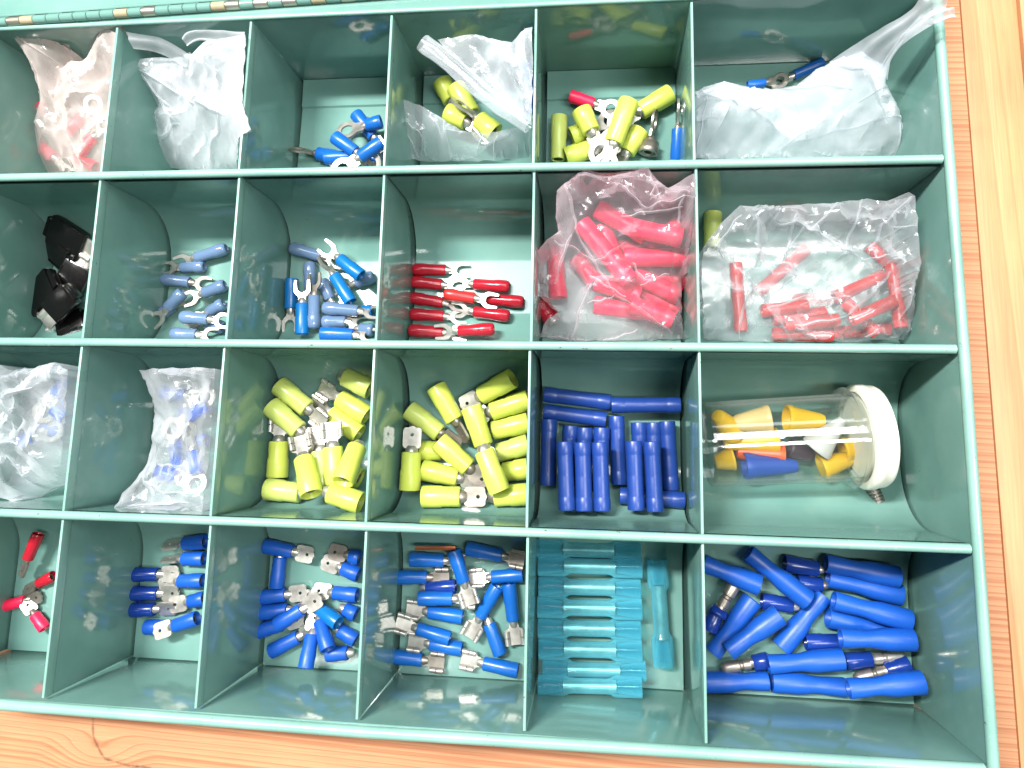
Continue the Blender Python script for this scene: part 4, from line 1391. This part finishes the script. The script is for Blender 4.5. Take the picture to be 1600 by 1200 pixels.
def film_sheets(outline, creases, seed, bulge, width, amp, drape, step=1.3, base_gap=0.4, n_random=14, wave=1.0, pinch=1.0):
    """closed bag from an outline of photograph positions with heights; returns MB"""
    rnd = random.Random(seed)
    pts = [PB(x, y, h) for x, y, h in outline]
    edge = []
    n = len(pts)
    for i in range(n):
        a, b = pts[i], pts[(i + 1) % n]
        k = max(1, int((b - a).length / 2.2))
        for j in range(k):
            q = a.lerp(b, j / k)
            if k > 1 and j: q = q + Vector((rnd.uniform(-.3, .3), rnd.uniform(-.3, .3), rnd.uniform(-.3, .3)))
            edge.append(q)
    e2 = [Vector((p.x, p.y)) for p in edge]
    ne = len(e2)
    x0, x1 = min(p.x for p in e2), max(p.x for p in e2)
    y0, y1 = min(p.y for p in e2), max(p.y for p in e2)

    def inside(p):
        c = False
        j = ne - 1
        for i in range(ne):
            a, b = e2[i], e2[j]
            if (a.y > p.y) != (b.y > p.y) and p.x < (b.x - a.x) * (p.y - a.y) / (b.y - a.y) + a.x: c = not c
            j = i
        return c

    def base(p):
        w = zz = 0.0
        dm = 1e9
        for q, q3 in zip(e2, edge):
            dd = (p - q).length
            dm = min(dm, dd)
            ww = 1.0 / (dd * dd + 0.4)
            w += ww; zz += ww * q3.z
        return zz / w, dm
    cand = []
    cl = []
    hmid = sum(q[2] for q in outline) / len(outline)
    for (xa, ya, xb, yb, am, wd) in creases:
        a, b = P(xa, ya, hmid), P(xb, yb, hmid)
        cl.append((Vector((a.x, a.y)), Vector((b.x, b.y)), am, wd))
    n_exp = len(cl)
    ph = Vector((seed * 7.3, seed * 3.1, 0.0))
    # crease points first, so ridges stay crisp
    for a, b, am, wd in cl:
        m = max(2, int((b - a).length / 1.1))
        for j in range(m + 1):
            p = a.lerp(b, j / m)
            if inside(p) and min((p - q).length for q in e2) > 1.0: cand.append(p)
    lines = list(cand)
    y = y0
    row = 0
    while y <= y1:
        x = x0 + (step / 2 if row % 2 else 0)
        while x <= x1:
            p = Vector((x + rnd.uniform(-.2, .2), y + rnd.uniform(-.2, .2)))
            if inside(p) and min((p - q).length for q in e2) > step * 0.55 and (not lines or min((p - q).length for q in lines) > 0.6): cand.append(p)
            x += step
        y += step * 0.87
        row += 1
    for _ in range(n_random):
        c = rnd.choice(cand)
        an = rnd.uniform(0, math.pi)
        ln = rnd.uniform(6, 26)
        d = Vector((math.cos(an), math.sin(an))) * ln / 2
        cl.append((c - d, c + d, rnd.uniform(0.6, 1.5) * amp * rnd.choice((1, 1, -0.8)), rnd.uniform(1.6, 5.0)))

    def heights(p):
        z, dm = base(p)
        k = 1 - math.exp(-dm / width)
        warp = Vector((noise.noise(Vector((p.x, p.y, 71)) * 0.06 + ph), noise.noise(Vector((p.x, p.y, 83)) * 0.06 + ph), 0)) * 5
        q3 = Vector((p.x, p.y, 0)) + warp
        nz = 2.0 - abs(noise.noise(q3 * 0.055 + ph)) * 8.0 - abs(noise.noise(q3 * 0.12 + ph * 2)) * 4.5 - abs(noise.noise(q3 * 0.27 + ph * 3)) * 1.6
        cr = 0.0
        for a, b, am, wd in cl:
            ds, t = seg_dist(p, a, b)
            if ds < wd:
                fade = math.sin(math.pi * min(1, max(0, 0.12 + 0.76 * t)))
                cr += am * (1 - ds / wd) * fade
        zt = z + k * (bulge + nz * wave) + cr * min(1, dm / 2.5)
        zb = z - k * bulge * 0.25 + nz * 0.4 * wave * k - 0.2
        lim = base_gap + (trough_top(p.x, p.y) if X[0] < p.x < X[6] and Y[4] < p.y < Y[0] else FLOOR)
        for (a, b, r) in drape:
            ds, t = seg_dist(Vector((p.x, p.y, 0)), Vector((a.x, a.y, 0)), Vector((b.x, b.y, 0)))
            if ds < r + 1.5:
                zc = a.z + (b.z - a.z) * t
                if zc > z - 16:
                    zt = max(zt, zc + math.sqrt(max(0.0, (r + 0.5) ** 2 - min(ds, r + 0.5) ** 2)) + 0.3)
        if drape: zb = min(zb, lim + 0.5 + 0.25 * max(0, z - lim))
        zt = max(zt, lim + 0.3)
        zb = max(lim, min(zb, zt - 0.4))
        return zt, zb, k
    v2 = e2 + cand
    out = delaunay_2d_cdt(v2, [(i, (i + 1) % ne) for i in range(ne)], [list(range(ne))], 1, 1e-5)
    vv, ff, ov = out[0], out[2], out[3]
    top, bot = [], []
    for i, p in enumerate(vv):
        j = [o for o in ov[i] if o < ne]
        if j:
            top.append(Vector((p.x, p.y, edge[j[0]].z))); bot.append(None)
            continue
        zt, zb, k = heights(p)
        xin = min(p.x, X[6] - 0.5) if zt < 47 else p.x
        top.append(Vector((xin, p.y, zt)))
        bot.append(Vector((xin, p.y, zb)))
    mb = MB()
    v = list(top)
    idx = {}
    for i, q in enumerate(bot):
        if q is None: idx[i] = i
        else:
            idx[i] = len(v); v.append(q)
    mb.add(v, [tuple(t) for t in ff] + [tuple(idx[i] for i in reversed(t)) for t in ff])
    # pinched folds standing up along the main creases
    for a, b, am, wd in cl[:n_exp + n_random // 2]:
        if am < 0 or pinch <= 0: continue
        m = max(3, int((b - a).length / 1.0))
        d = (b - a).normalized()
        nrm = Vector((-d.y, d.x)) * rnd.choice((-1, 1))
        rows = []
        for j in range(m + 1):
            t = j / m
            p = a.lerp(b, t) + nrm * (noise.noise(Vector((t * 3, seed, am))) * 1.2)
            if not inside(p): continue
            zt = heights(p)[0]
            hh = (0.35 + 0.22 * am) * pinch * (0.25 + math.sin(math.pi * t)) * (0.8 + 0.5 * noise.noise(Vector((t * 6, seed, 5))))
            rows.append([(p.x - nrm.x * 0.25, p.y - nrm.y * 0.25, zt - 0.3), (p.x + nrm.x * hh * 0.45, p.y + nrm.y * hh * 0.45, zt + hh), (p.x + nrm.x * (hh * 0.5 + 0.35), p.y + nrm.y * (hh * 0.5 + 0.35), zt - 0.3)])
        w = []
        f = []
        for j, r3 in enumerate(rows):
            w += r3
            if j:
                o = 3 * j
                f += [(o - 3, o, o + 1, o - 2), (o - 2, o + 1, o + 2, o - 1)]
        if f: mb.add(w, f)
    return mb


def ribbon(left, right, nu=26, nv=12, ripple=1.0, waves=2.0, seed=1, fold=0.0):
    """strip of film between two edges (photograph x, y, height)"""
    A = [PB(*q) for q in left]
    Bq = [PB(*q) for q in right]

    def at(L, t):
        s = t * (len(L) - 1)
        i = min(int(s), len(L) - 2)
        u = s - i
        p0, p1, p2, p3 = L[max(i - 1, 0)], L[i], L[i + 1], L[min(i + 2, len(L) - 1)]
        return 0.5 * ((2 * p1) + (p2 - p0) * u + (2 * p0 - 5 * p1 + 4 * p2 - p3) * u * u + (3 * p1 - p0 - 3 * p2 + p3) * u ** 3)
    v, f = [], []
    for i in range(nu + 1):
        t = i / nu
        a, b = at(A, t), at(Bq, t)
        for j in range(nv + 1):
            s = j / nv
            p = a.lerp(b, s)
            p.z += ripple * math.sin(s * math.pi * waves + t * 2 + seed) * math.sin(math.pi * min(1, s * 1.0 + 0.02)) + noise.noise(p * 0.2 + Vector((seed, 0, 0))) * ripple * 0.7
            v.append(p)
    for i in range(nu):
        for j in range(nv):
            k = i * (nv + 1) + j
            f.append((k, k + 1, k + nv + 2, k + nv + 1))
    return v, f


def film_tube(pts, r, n=14, flat=0.8, seed=0):
    v, f = [], []
    Q = [P(*q) for q in pts]
    m = 14
    for i in range(m + 1):
        t = i / m * (len(Q) - 1)
        k = min(int(t), len(Q) - 2)
        c = Q[k].lerp(Q[k + 1], t - k)
        d = (Q[k + 1] - Q[k]).normalized()
        s = d.cross(Vector((0, 0, 1))).normalized()
        u = s.cross(d)
        for j in range(n):
            a = 2 * math.pi * j / n
            rr = r * (1 + 0.18 * noise.noise(Vector((i * 0.5, j * 0.6, seed))))
            v.append(c + s * math.cos(a) * rr + u * math.sin(a) * rr * flat)
    for i in range(m):
        for j in range(n):
            j2 = (j + 1) % n
            f.append((i * n + j, i * n + j2, (i + 1) * n + j2, (i + 1) * n + j))
    return v, f


def bag(label, mk, outline, creases=(), seed=1, bulge=4, width=5, amp=1.2, drape=None, extras=(), n_random=14, wave=1.0, group='plastic bags in the compartments'):
    root = empty('plastic_bag')
    tag(root, label, 'plastic bag', group)
    mb = film_sheets(outline, creases, seed, bulge, width, amp, ALL.get(drape, []), n_random=n_random, wave=wave)
    link('pouch', mb.mesh('pouch', M[mk], sharp=28), root)
    for nm, (v, f) in extras:
        e = MB(); e.add(v, f)
        link(nm, e.mesh(nm, M[mk], sharp=40), root)
    return root


bag('creamy pink plastic bag with pointed corners beside the hinge', 'film_cream',
    [(20, 53, 40), (62, 60, 38), (108, 70, 34), (122, 114, 22), (142, 78, 34), (158, 42, 42), (183, 52, 42), (178, 130, 34), (168, 205, 26), (157, 272, 12), (95, 280, 6), (36, 279, 5), (50, 215, 12), (64, 160, 20), (62, 122, 26), (38, 80, 34)],
    creases=[(30, 60, 120, 118, 2.5, 4), (120, 118, 160, 50, 2.5, 3), (62, 92, 70, 150, 2, 3), (100, 240, 150, 200, 2, 3)], seed=3, bulge=5, drape='r1c0')
bag('frosted white plastic bag twisted into a loop, nothing inside', 'film_frost',
    [(201, 96, 30), (240, 90, 30), (290, 90, 28), (318, 66, 36), (383, 54, 46), (381, 120, 46), (378, 160, 47), (392, 202, 50), (372, 216, 40), (370, 266, 14), (300, 268, 6), (262, 262, 4), (222, 200, 12), (250, 172, 14), (228, 140, 22)],
    creases=[(204, 98, 300, 160, 4, 5), (300, 160, 375, 200, 4, 5), (290, 92, 370, 140, 3, 4), (290, 240, 370, 190, 3, 4), (320, 70, 350, 150, -2, 4)], seed=5, bulge=5, n_random=34,
    extras=[('flap', ribbon([(197, 50, 42), (252, 60, 42), (298, 86, 38)], [(208, 76, 38), (250, 84, 36), (290, 106, 34)], ripple=0.8, seed=4)),
            ('lip', ribbon([(283, 58, 42), (305, 47, 45), (383, 50, 47)], [(292, 72, 40), (320, 64, 42), (382, 84, 46)], ripple=1.0, seed=6)),
            ('loop', ribbon([(262, 172, 18), (236, 168, 18), (212, 186, 16), (206, 220, 12), (216, 258, 5), (260, 266, 3)], [(256, 186, 16), (240, 184, 16), (226, 198, 14), (222, 222, 10), (236, 246, 5), (268, 254, 3)], ripple=0.8, waves=1, seed=2))])
fan = [(684, 62, 40), (720, 56, 40), (745, 54, 42), (775, 62, 40), (800, 66, 42), (822, 44, 46), (832, 42, 47), (832, 120, 45), (831, 196, 40), (790, 168, 34), (735, 110, 36), (700, 82, 38)]
bag('clear bag folded open in a fan with a rolled edge, yellow terminals at its mouth', 'film_mid',
    [(628, 155, 26), (656, 164, 24), (690, 184, 20), (720, 204, 18), (760, 208, 20), (800, 200, 26), (830, 197, 34), (828, 224, 26), (826, 246, 12), (740, 252, 7), (664, 252, 5), (640, 248, 10), (632, 205, 18)],
    creases=[(630, 158, 646, 246, 2, 3), (632, 190, 658, 212, 3, 3), (658, 212, 650, 244, 3, 3), (680, 240, 826, 212, 3, 4), (700, 206, 830, 204, 2, 3)], seed=8, bulge=4, drape=None,
    extras=[('fan', (lambda m: (m.v, m.f))(film_sheets(fan, [(700, 74, 830, 196, 4, 3), (735, 60, 830, 192, -3, 3), (765, 64, 832, 188, 4, 3), (800, 72, 832, 170, -3, 3), (818, 60, 830, 140, 3, 3)], 12, 2, 4, 1.0, [], n_random=5, wave=0.5))),
            ('rolled_edge', film_tube([(660, 66, 40), (700, 96, 38), (760, 150, 36), (828, 196, 36)], 3.2, seed=3))])
bag('large frosted white bag with a long twisted tail over the box rim', 'film_white',
    [(1072, 150, 18), (1100, 136, 22), (1132, 127, 24), (1190, 140, 16), (1242, 136, 16), (1275, 108, 20), (1300, 96, 24), (1345, 80, 30), (1386, 106, 30), (1384, 130, 26), (1404, 168, 20), (1420, 222, 14), (1420, 246, 8), (1340, 250, 5), (1250, 250, 4), (1160, 250, 4), (1078, 248, 6), (1074, 200, 12)],
    creases=[(1080, 158, 1250, 214, 3, 5), (1250, 214, 1400, 190, 2, 5), (1080, 160, 1086, 226, 3, 3), (1150, 150, 1330, 160, 2.5, 6), (1100, 230, 1140, 210, -2, 4), (1300, 110, 1380, 200, 2, 5)], seed=14, bulge=9, width=6, n_random=44,
    drape=None,
    extras=[('tail', ribbon([(1296, 96, 24), (1360, 54, 38), (1420, 18, 50), (1440, -4, 57), (1474, -12, 60)], [(1386, 126, 26), (1394, 88, 36), (1424, 60, 48), (1464, 36, 54), (1494, 26, 55)], nu=30, nv=16, ripple=1.7, waves=4, seed=3)),
            ('tail_fold', ribbon([(1356, 150, 26), (1372, 110, 32), (1404, 62, 44), (1440, 22, 54)], [(1378, 150, 26), (1390, 100, 36), (1420, 58, 47), (1462, 34, 55)], ripple=0.8, waves=2, seed=7))])
bag('pinkish clear bag crammed with red butt connectors', 'film_pink',
    [(870, 298, 34), (888, 282, 38), (916, 263, 44), (945, 272, 40), (980, 267, 42), (1012, 261, 46), (1028, 282, 42), (1044, 294, 38), (1084, 271, 46), (1088, 306, 44), (1082, 356, 36), (1076, 424, 24), (1064, 432, 18), (1064, 470, 14), (1068, 530, 6), (960, 533, 4), (880, 531, 4), (842, 527, 5),
     (854, 500, 8), (872, 488, 12), (856, 474, 14), (839, 460, 18), (837, 396, 26), (855, 374, 28), (872, 362, 30), (868, 340, 32)],
    creases=[(872, 294, 960, 312, 3, 4), (960, 312, 1010, 345, 3, 4), (1010, 345, 1080, 330, 3, 4), (925, 268, 944, 290, 3, 3), (944, 290, 1008, 264, 3, 3), (1030, 300, 1070, 280, 2.5, 3), (884, 300, 900, 370, 3, 3), (900, 370, 960, 455, 2, 3),
             (1001, 444, 1046, 430, 3, 3), (918, 470, 960, 458, 3, 3), (960, 458, 1060, 510, 2.5, 4), (850, 515, 940, 522, 3, 3), (935, 525, 1000, 505, 3, 3), (866, 440, 895, 378, 3, 3)], seed=21, bulge=6, width=4, n_random=26, drape='r2c4')
bag('crinkly clear bag holding a few slim red butt connectors', 'film',
    [(1098, 388, 30), (1125, 350, 32), (1156, 321, 34), (1210, 322, 32), (1262, 318, 32), (1310, 316, 32), (1356, 310, 34), (1386, 314, 36), (1420, 300, 42), (1430, 306, 42), (1434, 350, 38), (1440, 410, 32), (1430, 440, 28), (1428, 490, 18), (1420, 530, 8), (1330, 534, 4), (1230, 534, 4), (1150, 533, 4), (1099, 530, 6), (1097, 450, 20)],
    creases=[(1160, 330, 1270, 345, 3, 4), (1190, 350, 1260, 372, 3.5, 3), (1260, 372, 1335, 416, 4, 3), (1335, 416, 1390, 410, 3, 3), (1355, 370, 1418, 306, 3, 3), (1355, 370, 1340, 412, 2.5, 3), (1380, 430, 1330, 490, 4, 3), (1330, 490, 1255, 500, 3, 3), (1255, 500, 1300, 520, 4, 3),
             (1424, 418, 1426, 508, 3, 2.5), (1170, 350, 1178, 420, 3, 2.5), (1165, 420, 1172, 520, 3, 3), (1110, 400, 1150, 350, 3, 3), (1262, 470, 1320, 464, 3, 3), (1376, 530, 1396, 505, 3.5, 3)], seed=33, bulge=6, width=5, n_random=34, drape='r2c5', wave=1.7)
bag('cloudy clear bag cut by the picture edge, blue terminals inside', 'film_mid',
    [(-60, 560, 34), (0, 570, 36), (24, 582, 34), (60, 572, 38), (86, 566, 42), (106, 578, 44), (103, 640, 40), (98, 700, 34), (90, 755, 24), (66, 776, 14), (42, 792, 8), (20, 784, 8), (-60, 760, 10)],
    creases=[(-20, 605, 60, 592, 4, 4), (40, 625, 106, 610, 4, 3), (10, 700, 50, 690, 3, 4), (20, 720, 18, 770, 4, 3), (36, 710, 60, 770, 4, 3), (50, 600, 86, 575, 3, 3), (50, 650, 70, 640, 3, 3)], seed=41, bulge=8, width=5, n_random=20, drape='r3c0')
bag('narrow clear bag of blue terminals leaning on the divider', 'film',
    [(217, 578, 40), (270, 574, 40), (336, 576, 46), (332, 640, 44), (328, 700, 40), (322, 750, 34), (316, 800, 24), (250, 802, 10), (178, 794, 10), (200, 766, 10), (226, 748, 10), (240, 700, 10), (242, 650, 16), (240, 624, 24)],
    creases=[(220, 582, 242, 628, 3, 3), (280, 590, 320, 592, 3, 3), (230, 752, 320, 772, 4, 3), (200, 790, 318, 782, 3, 3), (290, 630, 330, 612, 3, 3), (300, 750, 322, 735, 3, 3)], seed=52, bulge=5, width=5, n_random=16, drape='r3c1')
